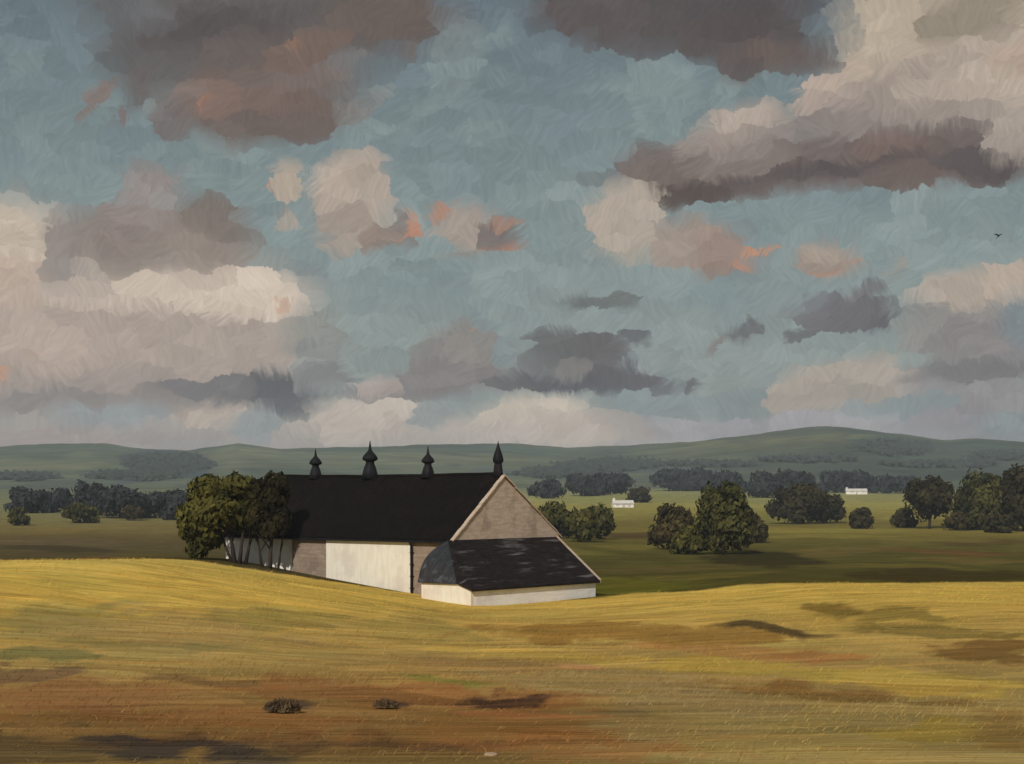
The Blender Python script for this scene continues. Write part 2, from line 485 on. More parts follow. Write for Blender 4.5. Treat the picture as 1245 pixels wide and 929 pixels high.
def make_hills():
    Yr = 2900.0
    rows = np.linspace(1250, 4300, 150)
    tc = np.linspace(-.85, .85, 420)
    Y, T = np.meshgrid(rows, tc, indexing='ij')
    X = T * Y
    px = CX + F * T
    ang = (HY - np.interp(px, RIDGE[:, 0], RIDGE[:, 1])) / F
    up = sstep(1250, Yr, Y) ** 1.05
    dn = 1 - .8 * sstep(Yr + 80, 4300, Y)
    base = ZC - np.interp(Y, PY, PD) - 2.0
    top = ZC + ang * Yr
    Z = base + (top - base) * up * dn
    Z = Z + fbm(X * .02 + 4, Y * .02, 3) * 5 * up
    Z = Z + fbm(X * .004, Y * .003, 4) * 26 * up * (1 - sstep(Yr - 350, Yr - 50, Y) * .85)
    py = HY - F * (Z - ZC) / Y
    c = np.zeros(X.shape + (3,)) + np.array([88, 96, 72.])
    n = fbm(X * .003 + 5, Y * .006, 4)
    c = c + (np.array([70, 82, 70.]) - c) * sstep(-.05, .12, n)[..., None] * .7
    c = c * (1 - .16 * sstep(720, 900, px))[..., None]
    c = stamp(c, px, py, HILL_P, 1.2)
    # hedge-lines and small woods
    h = np.abs(fbm(X * .0045 + 30, Y * .0045 + 7, 3))
    c = c + (np.array([60, 72, 62.]) - c) * ((1 - sstep(.006, .02, h)) * .5)[..., None]
    alb = np.clip(lin(c * .93 + np.array([-2., -2., 3.])) / .62, .01, .5).reshape(-1, 3)
    HILL['X'], HILL['Y'], HILL['Z'], HILL['px'], HILL['py'] = X, Y, Z, px, py
    nr, nc = X.shape
    i = np.arange(nr * nc).reshape(nr, nc)
    f = np.stack([i[:-1, :-1], i[:-1, 1:], i[1:, 1:], i[1:, :-1]], -1).reshape(-1, 4)
    me = np_mesh('hills', np.stack([X.ravel(), Y.ravel(), Z.ravel()], -1), f, alb, True)
    tag(link('hills', me, M['hill']), kind='structure')


make_hills()


# ------------------------------------------------------------------ far woods on the hillside: one mass
def make_hill_woods():
    P = []
    vis = HILL['Y'] < 2950
    for (x, y, rx, ry, n) in [(205, 566, 46, 13, 600), (160, 581, 55, 4, 160), (735, 568, 55, 7, 300), (680, 577, 45, 5, 200), (1085, 546, 42, 8, 260), (1150, 566, 70, 3, 160),
                              (20, 582, 50, 4, 120), (860, 566, 60, 2.5, 110), (985, 560, 55, 2.5, 110), (1215, 556, 35, 4, 110)]:
        q = ((HILL['px'] - x) / rx) ** 2 + ((HILL['py'] - y) / ry) ** 2 + fbm(HILL['px'] * .05 + x, HILL['py'] * .12, 3) * 1.6
        ii = np.argwhere((q < 1) & vis)
        if len(ii) == 0: continue
        pick = ii[RNG.integers(0, len(ii), n)]
        a, b = pick[:, 0], pick[:, 1]
        P.append(np.stack([HILL['X'][a, b] + RNG.normal(0, 4, n), HILL['Y'][a, b] + RNG.normal(0, 9, n), HILL['Z'][a, b]], -1))
    P = np.concatenate(P); n = len(P)
    m = 7
    C = np.repeat(P, m, 0) + RNG.normal(size=(n * m, 3)) * np.array([5, 5, 1.6]) + np.array([0, 0, 2.4])
    N = len(C); s = (1.6 + 1.8 * RNG.random(N))[:, None]
    nr = RNG.normal(size=(N, 3)) * .35 + np.array([0, -.6, 1.0]); nr /= np.linalg.norm(nr, axis=1)[:, None]
    u = np.cross(np.array([0, 0, 1.]) + RNG.normal(size=(N, 3)) * .3, nr); u /= np.linalg.norm(u, axis=1)[:, None]
    w = np.cross(nr, u)
    V = np.stack([C - w * s, C + u * s * .9 - w * s * .3, C + u * s * .6 + w * s * .7, C + w * s, C - u * s * .8 + w * s * .5, C - u * s * .9 - w * s * .4], 1).reshape(-1, 3)
    F6 = (np.arange(N) * 6)[:, None] + np.arange(6)[None]
    col = np.array([.050, .064, .056]) * (.9 + .2 * RNG.random((N, 1)))
    o = link('hill_woodland', np_mesh('hill_woodland', V, F6, np.repeat(col, 6, 0)), M['leaf'])
    tag(o, 'dark blue green woods lying in patches across the far hillside', 'woodland', kind='stuff')


make_hill_woods()


# ------------------------------------------------------------------ grass of the field: nobody could count it
def make_grass():
    N = 50000
    # even on the sloping ground as seen along its length: thinning with distance
    u = RNG.random(N)
    Y = 9.5 * (112 / 9.5) ** (u ** .82)
    X = (RNG.random(N) * 2 - 1) * (.36 * Y + 2)
    ok = Y < edge_y(X) + 1.0
    # keep clear of the barn
    X, Y = X[ok], Y[ok]
    lx, ly = to_barn(X, Y)
    ok = ~((lx > -23.6) & (lx < 5.0) & (ly > -.25) & (ly < 12)) & ~((lx > -.3) & (lx < 5) & (ly > -3.8) & (ly < 10.2))
    X, Y = X[ok], Y[ok]
    N = len(X)
    Z = gz(X, Y)
    alb = ground_albedo(X, Y)
    clump = fbm(X * .5, Y * .35, 3)
    sc = (Y / 40.0) ** .55
    L = (.07 + .12 * RNG.random(N)) * sc * (1 + 1.2 * clump)
    W = (.005 + .006 * RNG.random(N)) * sc
    # blown over towards the right, following the fall of the slope
    ang = RNG.normal(-.12, .32, N) + np.where(RNG.random(N) < .12, math.pi, 0)
    lean = .6 + .3 * RNG.random(N)
    dx, dy = np.cos(ang) * lean, np.sin(ang) * lean
    up = np.sqrt(np.maximum(1 - lean ** 2, .02)) * .8
    ya = RNG.random(N) * math.pi
    sx, sy = np.cos(ya) * W, np.sin(ya) * W
    P = np.stack([X, Y, Z - .02], -1)
    S = np.stack([sx, sy, 0 * sx], -1)
    d1 = np.stack([dx * .4, dy * .4, up * .75], -1) * L[:, None]
    d2 = np.stack([dx, dy, up], -1) * L[:, None]
    V = np.stack([P - S, P + S, P + d1 + S * .8, P + d1 - S * .8, P + d2 + S * .25, P + d2 - S * .25], 1).reshape(-1, 3)
    b = (np.arange(N) * 6)[:, None]
    Fq = np.concatenate([b + np.array([[0, 1, 2, 3]]), b + np.array([[3, 2, 4, 5]])], 0)
    v = (.86 + .2 * RNG.random(N))[:, None]
    tint = 1 + (RNG.random((N, 3)) - .5) * np.array([[.15, .12, .3]])
    c = np.clip(alb * v * tint * 1.1, .004, .7)
    c = np.repeat(c, 6, 0)
    me = np_mesh('meadow_grass', V, Fq, c)
    o = link('meadow_grass', me, M['grass'])
    tag(o, 'dry golden and russet grass covering the foreground field', 'grass', kind='stuff')


# ------------------------------------------------------------------ barn
BC = Vector((-3.82, 107.0)); BA = R(-40)
BZ = ZC - 7.3
ca, sa = math.cos(BA), math.sin(BA)


def to_barn(X, Y):
    dx, dy = X - BC.x, Y - BC.y
    return dx * ca + dy * sa, -dx * sa + dy * ca


def make_barn():
    L, W, EV, RG, YR = 23.0, 11.0, 4.37, 8.50, 5.0
    root = empty('barn', (BC.x, BC.y, BZ), BA)
    tag(root, 'long black roofed barn with cream and stone walls behind the golden field', 'barn')
    # body of the building: pentagonal prism in stone
    m = MB()
    sec = [(0, -1.5), (W, -1.5), (W, EV), (YR, RG - .12), (0, EV)]
    a = [(-L, y, z) for y, z in sec]; b = [(0, y, z) for y, z in sec]
    m.poly(a[::-1]); n = len(sec)
    for i in range(n):
        j = (i + 1) % n; m.poly([a[i], a[j], b[j], b[i]])
    m.poly(b)   # east gable closes the body
    body = m.build('stone_wall', M['stone'], root)
    # gable: stone leaf, 6 cm proud, paled in colour to offset the weaker sun
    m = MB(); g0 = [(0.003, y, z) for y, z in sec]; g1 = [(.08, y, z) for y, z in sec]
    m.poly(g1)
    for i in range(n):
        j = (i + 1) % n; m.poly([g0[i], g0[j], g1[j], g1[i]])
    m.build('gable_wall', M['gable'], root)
    # limewashed stretches of the long wall
    m = MB(); m.box(-12.1, -3.9, -.07, -.003, -1.4, EV - .02); m.build('limewashed_wall', M['lime'], root)
    m = MB(); m.box(-22.95, -15.7, -.06, -.003, -1.4, EV - .03); m.build('limewashed_wall', M['white'], root)
    # roof: two slopes with eaves
    k1 = (RG - EV) / YR; k2 = (RG - EV) / (W - YR)
    e = .32
    m = MB()
    def sag_slope(ye, ze, yr, zr, nx=46, ny=8, th=.16):
        vs = []; fs = []
        for lay in (0, 1):
            for i in range(nx + 1):
                x = -L - .25 + (L + .13) * i / nx
                for j in range(ny + 1):
                    u = j / ny
                    dz = -.10 * math.sin(math.pi * i / nx) * u - .07 * math.sin(math.pi * u) + .05 * float(fbm(np.array([x * .8 + 40]), np.array([u * 3 + yr + 9]), 3)[0])
                    vs.append((x, ye + (yr - ye) * u, ze + (zr - ze) * u + dz + (th if lay else 0)))
        q = ny + 1; n1 = (nx + 1) * q
        for i in range(nx):
            for j in range(ny):
                a = i * q + j
                fs += [(n1 + a, n1 + a + q, n1 + a + q + 1, n1 + a + 1), (a, a + 1, a + q + 1, a + q)]
            fs += [(i * q, (i + 1) * q, n1 + (i + 1) * q, n1 + i * q), (i * q + ny, n1 + i * q + ny, n1 + (i + 1) * q + ny, (i + 1) * q + ny)]
        for j in range(ny):
            fs += [(j, n1 + j, n1 + j + 1, j + 1), (nx * q + j, nx * q + j + 1, n1 + nx * q + j + 1, n1 + nx * q + j)]
        m.mesh(vs, fs, False)
    sag_slope(-e, EV - k1 * e, YR, RG)
    sag_slope(W + e, EV - k2 * e, YR + .003, RG)
    rf = m.build('roof', M['roof'], root)
    m = MB(); m.tube([(-L - .2 + (L + .05) * k / 12, YR, RG + .15 - .10 * math.sin(math.pi * k / 12) + .015 * math.sin(k * 2.1)) for k in range(13)], [.13] * 13, 8)
    m.build('ridge_capping', M['roof'], rf)
    # gutter board under the eaves
    m = MB(); m.box(-L, -.1, -e - .06, -e + .04, EV - k1 * e - .1, EV - k1 * e + .03); m.build('gutter', M['iron'], root)
    # gable copings, thin lighter verge stones
    m = MB()
    t = .09
    def cop(y0, z0, y1, z1):
        m.hexa([(-.10, y0, z0), (.20, y0, z0), (.20, y1, z1), (-.10, y1, z1), (-.10, y0, z0 + t), (.20, y0, z0 + t), (.20, y1, z1 + t), (-.10, y1, z1 + t)])
    N = 11
    for i in range(N):
        f0, f1 = i / N + .004, (i + 1) / N - .004
        w = .02 * math.sin(i * 2.3)
        cop(-.35 + f0 * (YR + .35), EV - .28 + f0 * (RG - EV + .28) + w, -.35 + f1 * (YR + .35), EV - .28 + f1 * (RG - EV + .28) + w)
        cop(YR + f0 * (W + .3 - YR), RG - f0 * (RG - EV + .22) + w, YR + f1 * (W + .3 - YR), RG - f1 * (RG - EV + .22) + w)
    m.build('gable_coping', M['coping'], root)
    # drainpipe at the edge of the cream stretch
    m = MB(); m.tube([(-3.72, -.34, EV - .3), (-3.72, -.17, EV - .6), (-3.72, -.15, 2), (-3.72, -.15, -.6)], [.10, .09, .09, .09], 8)
    dp = m.build('drainpipe', M['iron'], root)
    for z in (.9, 1.7, 2.5, 3.3):
        m = MB(); m.box(-3.85, -3.59, -.22, -.04, z, z + .05); m.build('pipe_bracket', M['iron'], dp)
    # ventilators on the ridge
    for tpos, s in ((18.6, .88), (12.8, 1.06), (7.0, .87)):
        m = MB(); c = (-tpos, YR, RG - .1)
        m.lathe([(.60 * s, 0), (.50 * s, .45 * s), (.40 * s, .8 * s), (.31 * s, 1.0 * s), (.28 * s, 1.15 * s), (.34 * s, 1.2 * s)], 14, c)
        v = m.build('ventilator', M['iron'], root)
        m = MB(); m.lathe([(.34 * s, 1.2 * s), (.52 * s, 1.28 * s), (.54 * s, 1.42 * s), (.42 * s, 1.62 * s), (.25 * s, 1.8 * s), (.13 * s, 1.95 * s),
                           (.085 * s, 2.2 * s), (.02 * s, 2.62 * s)], 14, c)
        m.build('ventilator_cap', M['iron'], v)
    m = MB(); c = (-.45, YR, RG - .1)
    m.lathe([(.36, 0), (.32, .5), (.28, .8), (.26, .95)], 14, c)
    v = m.build('finial', M['iron'], root)
    m = MB(); m.lathe([(.24, .95), (.36, 1.06), (.38, 1.25), (.30, 1.55), (.19, 1.85), (.09, 2.15), (.01, 2.5)], 14, c)
    m.build('finial_tip', M['iron'], v)
    # lean-to against the gable: low limewashed walls
    X1, Y0, Y1, ZT, ZE = 4.4, -3.3, 9.6, 4.08, 1.22
    m = MB(); 
    ew = [(.16, -2.2), (X1 - .003, -2.2), (X1 - .003, ZE), (3.35, ZE + .38), (.16, ZE + .38)]
    f0 = [(x, Y0 - .001, z) for x, z in ew]; f1 = [(x, Y0 + .35, z) for x, z in ew]
    m.poly(f0); m.poly(f1[::-1])
    for i in range(5): m.poly([f0[(i + 1) % 5], f0[i], f1[i], f1[(i + 1) % 5]])
    m.build('end_wall', M['lime'], root)
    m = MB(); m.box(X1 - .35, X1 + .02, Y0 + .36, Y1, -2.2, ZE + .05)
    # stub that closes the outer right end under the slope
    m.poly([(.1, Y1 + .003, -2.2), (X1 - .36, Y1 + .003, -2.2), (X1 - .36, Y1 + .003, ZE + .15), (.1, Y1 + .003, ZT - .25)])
    m.build('front_wall', M['limeshade'], root)
    m = MB(); m.box(.09, .155, Y0 + .02, -.01, -2.2, ZE + .05); m.build('back_wall', M['stone'], root)
    # main slope of the lean-to, slightly sagging, as a thick grid
    nx, ny = 10, 26
    vs = []; fs = []
    for lay in (0, 1):
        for i in range(nx + 1):
            u = i / nx
            for j in range(ny + 1):
                w = j / ny
                ya = -.7 * (1 - w) + 10.7 * w
                yb = (Y0 - .12) * (1 - w) + 9.85 * w
                # the left hip edge bows outwards
                y = ya + (yb - ya) * (u ** (.72 if w < .5 else 1.0) if w < .5 else u) if False else ya + (yb - ya) * u
                x = .09 + (X1 + .22 - .09) * u
                z = ZT + (ZE - .06 - ZT) * u - .10 * math.sin(math.pi * u) * (0.4 + .3 * math.sin(w * 5)) + (.15 if lay else 0)
                vs.append((x, y, z))
    n1 = (nx + 1) * (ny + 1); ix = lambda l, i, j: l * n1 + i * (ny + 1) + j
    for i in range(nx):
        for j in range(ny):
            fs.append((ix(1, i, j), ix(1, i + 1, j), ix(1, i + 1, j + 1), ix(1, i, j + 1)))
            fs.append((ix(0, i, j), ix(0, i, j + 1), ix(0, i + 1, j + 1), ix(0, i + 1, j)))
    for i in range(nx):
        fs.append((ix(0, i, 0), ix(0, i + 1, 0), ix(1, i + 1, 0), ix(1, i, 0))); fs.append((ix(0, i, ny), ix(1, i, ny), ix(1, i + 1, ny), ix(0, i + 1, ny)))
    for j in range(ny):
        fs.append((ix(0, 0, j), ix(1, 0, j), ix(1, 0, j + 1), ix(0, 0, j + 1))); fs.append((ix(0, nx, j), ix(0, nx, j + 1), ix(1, nx, j + 1), ix(1, nx, j)))
    m = MB(); m.mesh(vs, fs, False)
    m.poly([(.09, -.7, ZT + .14), (3.35, Y0 - .15, ZE + .37), (X1 + .22, Y0 - .125, ZE - .05), (X1 + .22, Y0 - .115, ZE + .09)])
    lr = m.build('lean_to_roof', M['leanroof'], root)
    # bowed hip at the left end: from the apex down to the end wall
    A = Vector((.09, -.7, ZT + .15)); B = Vector((.0, Y0 - .2, ZE + .36)); Cc = Vector((3.35, Y0 - .16, ZE + .36))
    m = MB(); n = 12; vs = []
    for i in range(n + 1):
        u = i / n                       # 0 apex .. 1 eave
        k = math.sin(math.pi * u * .5) ** .8
        for j in range(n + 1):
            w = j / n
            p = A.lerp(B.lerp(Cc, w), u)
            bow = math.sin(math.pi * u) * .62
            g = (1 - w) ** .6
            p = p + Vector((-.25 * bow * (1 - w), -bow * .75 * g, bow * .45 * g))
            vs.append(tuple(p))
    fs = []
    for i in range(n):
        for j in range(n): fs.append((i * (n + 1) + j, (i + 1) * (n + 1) + j, (i + 1) * (n + 1) + j + 1, i * (n + 1) + j + 1))
    b0 = len(vs); vs += [(.0, -.7, ZE + .02)]
    m.mesh(vs, fs, True)
    # close the back edge towards the facade
    back = [vs[i * (n + 1)] for i in range(n + 1)]
    m.poly(back + [(.0, -.7, ZE + .02)])
    m.poly([vs[n * (n + 1) + j] for j in range(n + 1)] + [(.0, -.7, ZE + .02)])
    m.build('hip_roof', M['hip'], root)
    # raking coping on the right verge
    m = MB()
    pts = [((.10 + 4.44 * f), 10.72 + (9.90 - 10.72) * f, ZT + .06 + (ZE - .02 - ZT) * f) for f in np.linspace(0, 1, 10)]
    for p, q in zip(pts[:-1], pts[1:]):
        q = tuple(np.array(p) + (np.array(q) - np.array(p)) * .97)
        m.hexa([(p[0], p[1], p[2] - .15), (q[0], q[1], q[2] - .15), (q[0], q[1] + .2, q[2] - .15), (p[0], p[1] + .2, p[2] - .15),
                (p[0], p[1], p[2] + .13), (q[0], q[1], q[2] + .13), (q[0], q[1] + .2, q[2] + .13), (p[0], p[1] + .2, p[2] + .13)])
    m.build('verge_coping', M['coping'], root)


make_barn()
make_grass()


# ------------------------------------------------------------------ trees
def crown_arrays(lobes, n, leaf, dark, light, seed, vert=1.5):
    """lobes: (x, y, z, rx, ry, rz, tint) ellipsoids; leaf clumps through their volume"""
    rg = np.random.default_rng(seed)
    lob = np.array(lobes, float)
    vol = lob[:, 3] * lob[:, 5] + lob[:, 4] * lob[:, 5] + .001
    k = rg.choice(len(lob), n, p=vol / vol.sum())
    d = rg.normal(size=(n, 3)); d /= np.linalg.norm(d, axis=1)[:, None]
    r = rg.random(n) ** .38
    # bumpy outline
    bumpn = fbm(d[:, 0] * 2.3 + k * 3.1 + 20, d[:, 2] * 2.3 + d[:, 1] * 1.7 + 20, 3)
    r = r * (1 + bumpn * .8)
    # bare gaps
    gap = fbm(d[:, 0] * 4 + k * 7 + 50, d[:, 2] * 4 + d[:, 1] * 3 + 50, 2)
    keep = gap < .24
    k, d, r, bumpn = k[keep], d[keep], r[keep], bumpn[keep]
    n = len(k)
    c = lob[k, :3] + d * r[:, None] * lob[k, 3:6]
    nr = d + rg.normal(size=(n, 3)) * .38
    nr /= np.linalg.norm(nr, axis=1)[:, None]
    upv = np.array([0, 0, 1.]) + rg.normal(size=(n, 3)) * .5
    u = np.cross(upv, nr); u /= np.linalg.norm(u, axis=1)[:, None] + 1e-6
    w = np.cross(nr, u)
    s = leaf * (.6 + .8 * rg.random(n))[:, None]
    a = u * s * .5; b = w * s * .5 * vert
    V = np.stack([c - b, c + a * .9 - b * .25, c + a * .6 + b * .6, c + b, c - a * .7 + b * .55, c - a - b * .3], 1).reshape(-1, 3)
    Fh = (np.arange(n) * 6)[:, None] + np.arange(6)[None]
    mixv = np.clip(.5 + lob[k, 6] + fbm(c[:, 0] * 1.1 / max(leaf * 4, .4) + 9, c[:, 2] * 1.1 / max(leaf * 4, .4) + c[:, 1] * .3, 3) * 1.5 + rg.normal(size=n) * .10, 0, 1)[:, None]
    col = np.array(dark)[None] * (1 - mixv) + np.array(light)[None] * mixv
    col = col * (.88 + .24 * rg.random((n, 1)))
    return V, Fh, np.repeat(col, 6, 0)


def auto_lobes(w, h, zc, rg, nl, tint=.0, depth=None):
    dpt = depth or w
    L = [(0, 0, zc, w * .36, dpt * .36, h * .40, tint)]
    for i in range(nl):
        a = 2 * math.pi * (i + rg.random() * .7) / nl
        e = rg.uniform(-.75, .9)
        q = math.cos(e)
        rr = rg.uniform(.17, .28)
        L.append((math.cos(a) * q * w * (.5 - rr * .8), math.sin(a) * q * dpt * (.5 - rr * .8), zc + math.sin(e) * h * (.5 - rr * .75),
                  w * rr, dpt * rr, h * rr * 1.05, tint + rg.uniform(-.25, .25)))
    return L


def dome_lobes(w, h, rg, nl, tint=.0, depth=None):
    '''full to the ground: wide low, rounded and uneven above'''
    dpt = depth or w
    L = [(0, 0, h * .46, w * .38, dpt * .38, h * .46, tint)]
    for i in range(nl):
        a = 2 * math.pi * (i + rg.random() * .8) / nl
        f = rg.random()
        zz = h * (.16 + .66 * f); rr = rg.uniform(.16, .26)
        rad = (.5 - rr * .7) * (1 - .55 * f * f)
        L.append((math.cos(a) * w * rad, math.sin(a) * dpt * rad, zz, w * rr, dpt * rr, h * rr * .95, tint + rg.uniform(-.25, .25)))
    return L


def trunk(mb, base, h, r, rg, limbs=4, lean=0.0, spread=.5):
    top = Vector((base[0] + lean, base[1], base[2] + h))
    b = Vector(base)
    p = [b, b.lerp(top, .35) + Vector((rg.uniform(-.1, .1) * h * .15, 0, 0)), b.lerp(top, .7), top]
    mb.tube(p, [r * 1.25, r * .9, r * .65, r * .3])
    for i in range(limbs):
        f = .35 + .5 * i / max(limbs, 1)
        s = b.lerp(top, f); a = rg.uniform(0, 6.28)
        e = s + Vector((math.cos(a) * h * spread, math.sin(a) * h * spread, h * rg.uniform(.25, .5)))
        mb.tube([s, s.lerp(e, .5) + Vector((0, 0, h * .03)), e], [r * .5, r * .35, r * .12], 6)


OLIVE = ((.030, .030, .012), (.118, .110, .028)); DARK = ((.022, .019, .011), (.055, .048, .022)); BROWN = ((.036, .028, .015), (.10, .078, .032))
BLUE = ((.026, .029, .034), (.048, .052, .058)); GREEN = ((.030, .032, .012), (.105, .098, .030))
SEED = [100]


def tree(name, label, cat, px, base, top, w, pal, nl=9, leaf=None, n=None, trunk_frac=.12, depth=None, Y0=115.0, group=None, tint=0.0, lobes=None, xy=None, trunks=None, vert=2.0):
    """px,base,top,w are the traced place and size; turned into metres on the ground"""
    SEED[0] += 1; rg = random.Random(SEED[0])
    X, Y = xy if xy else hit(px, base, Y0)
    mpp = Y / F
    z = float(gz(X, Y))
    H = (ZC - (top - HY) * mpp) - z
    W = w * mpp
    root = empty(name, (X, Y, z))
    tag(root, label, cat, group)
    tf = trunk_frac * H
    ch = H - tf * .6
    zc = tf * .6 + ch * .5
    lo = lobes(W, H) if lobes else dome_lobes(W, H, rg, nl + 3, tint, depth and depth * mpp) if trunk_frac < .1 else auto_lobes(W, ch, zc, rg, nl, tint, depth and depth * mpp)
    leaf = leaf or max(3.4 * mpp, .16)
    area = W * ch
    n = n or int(min(9000, max(500, 9.0 * area / (leaf * leaf * .8))))
    V, Fh, c = crown_arrays(lo, n, leaf, pal[0], pal[1], SEED[0], vert)
    V[:, 2] = np.maximum(V[:, 2], .03)
    link('crown', np_mesh('crown', V, Fh, c), M['leaf'], root)
    m = MB()
    if trunks:
        for (bx, by, h, r, ln) in trunks: trunk(m, (bx, by, -.3), h, r, rg, 3, ln, .3)
    else:
        trunk(m, (0, 0, -.3), max(H * .55, tf * 1.3), max(.025 * H, 1.0 * mpp * .6), rg, 4)
    m.build('trunk', M['bark'], root)
    return root


# the pair beside the barn
def lobes_olive(W, H):  # lobe tints paint side light: left and front lighter, right and low darker
    return [(-.05 * W, 0, H * .62, W * .36, W * .34, H * .30, .15), (-.27 * W, -.1 * W, H * .50, W * .22, W * .24, H * .23, .30), (-.10 * W, -.12 * W, H * .80, W * .24, W * .24, H * .17, .1),
            (.16 * W, -.05 * W, H * .83, W * .22, W * .22, H * .15, .05), (-.38 * W, 0, H * .38, W * .13, W * .16, H * .15, .2), (.18 * W, .0, H * .52, W * .2, W * .2, H * .18, -.25),
            (-.20 * W, -.05 * W, H * .28, W * .17, W * .18, H * .15, -.05), (-.27 * W, -.05 * W, H * .14, W * .14, W * .15, H * .12, -.15), (-.12 * W, .05 * W, H * .24, W * .15, W * .15, H * .12, -.3), (.33 * W, 0, H * .66, W * .16, W * .18, H * .2, -.25), (-.02 * W, -.25 * W, H * .6, W * .2, W * .14, H * .2, .25)]


def lobes_dark(W, H):  # tints put the light into leaf colour: left lobes lighter, right darker
    return [(0, 0, H * .68, W * .40, W * .28, H * .26, -.1), (.12 * W, 0, H * .84, W * .32, W * .24, H * .14, -.2), (-.22 * W, -.1 * W, H * .78, W * .25, W * .22, H * .16, .25),
            (.22 * W, 0, H * .50, W * .26, W * .28, H * .16, -.25), (-.2 * W, -.1 * W, H * .5, W * .24, W * .24, H * .16, .1), (.05 * W, -.2 * W, H * .4, W * .2, W * .2, H * .1, -.2)]


tree('multi_stemmed_tree', 'olive green tree with several bare stems at the far left end of the barn', 'tree', 268, 693, 573, 106, OLIVE, xy=(-20.6, 115.5), lobes=lobes_olive, n=8000, leaf=.24,
     trunks=[(.9, 0, 4.2, .15, -.7), (1.25, -.3, 4.0, .13, .5), (1.6, .2, 4.0, .12, .9), (.75, .1, 3.6, .10, -1.4)])
tree('broadleaf_tree', 'dark tree overlapping the left edge of the black barn roof', 'tree', 326, 694, 573, 64, ((.016, .0135, .009), (.046, .040, .016)), xy=(-17.4, 115.3), lobes=lobes_dark, n=5200, leaf=.22,
     trunks=[(0.2, 0, 4.4, .14, .3), (-.35, .2, 4.0, .10, -.6), (.75, .1, 3.6, .08, .5)])

# middle-distance trees and bushes to the right of the barn
tree('bush', 'dark green bush touching the right edge of the barn gable', 'bush', 674, 655, 611, 56, GREEN, tint=-.25, trunk_frac=.03)
tree('bush', 'paler olive bush in the middle of the hedge right of the barn', 'bush', 706, 659, 615, 44, OLIVE, tint=-.2, trunk_frac=.03)
tree('bush', 'short dark bush at the right end of the hedge beside the barn', 'bush', 729, 656, 613, 38, GREEN, tint=-.25, trunk_frac=.03)
tree('bush', 'small brown bush just right of the white cottage', 'bush', 778, 611, 592, 30, DARK, trunk_frac=.05)
tree('broadleaf_tree', 'brownish round headed tree left of the tallest meadow tree', 'tree', 817, 668, 611, 54, BROWN, tint=-.15, trunk_frac=.05)
tree('bush', 'low olive bush between the two trees in the meadow', 'bush', 838, 674, 637, 46, OLIVE, tint=-.1, trunk_frac=.04)
tree('broadleaf_tree', 'tallest tree standing alone in the meadow right of the barn', 'tree', 880, 674, 584, 74, GREEN, nl=14, tint=-.05, trunk_frac=.05)
tree('bush', 'dark bush leaning on the right side of the tall meadow tree', 'bush', 915, 660, 618, 36, BROWN, tint=-.25, trunk_frac=.04)
tree('broadleaf_tree', 'broad dark brown tree with low crown on the right meadow edge', 'tree', 972, 637, 585, 78, DARK, depth=50, trunk_frac=.03)
tree('broadleaf_tree', 'smaller dark tree joined to the right of the broad brown tree', 'tree', 1005, 636, 594, 44, DARK, trunk_frac=.03)
tree('bush', 'small round dark bush alone on the pale grass strip', 'bush', 1047, 643, 616, 28, DARK, trunk_frac=.04)
tree('bush', 'low dark bush at the left foot of the round headed dark tree', 'bush', 1099, 642, 617, 30, DARK, trunk_frac=.04)
tree('broadleaf_tree', 'round headed dark tree with slim trunk left of the tall right tree', 'tree', 1130, 643, 575, 58, DARK, nl=11, trunk_frac=.14)
tree('broadleaf_tree', 'tall green tree near the right edge of the view', 'tree', 1196, 644, 561, 72, GREEN, nl=13, tint=-.1, trunk_frac=.05)
tree('broadleaf_tree', 'dark tree cut off by the right edge of the view', 'tree', 1245, 646, 565, 66, DARK, nl=11, trunk_frac=.06)
tree('bush', 'low dark bush in front of the tall tree near the right edge', 'bush', 1216, 648, 622, 44, DARK, trunk_frac=.03)
tree('bush', 'low dark bush between the round headed tree and the tall right tree', 'bush', 1166, 645, 622, 40, BROWN, tint=-.2, trunk_frac=.03)
# bushes on the left field
tree('bush', 'small dark bush nearest the left edge of the view', 'bush', 22, 639, 616, 27, GREEN, Y0=200, tint=-.1, trunk_frac=.05)
tree('bush', 'oval olive bush in front of the left wood', 'bush', 98, 636, 610, 46, OLIVE, Y0=200, tint=-.2, trunk_frac=.05)
tree('bush', 'dark low bush at the foot of the tallest tree of the left wood', 'bush', 161, 633, 615, 30, BROWN, Y0=200, tint=-.2, trunk_frac=.05)

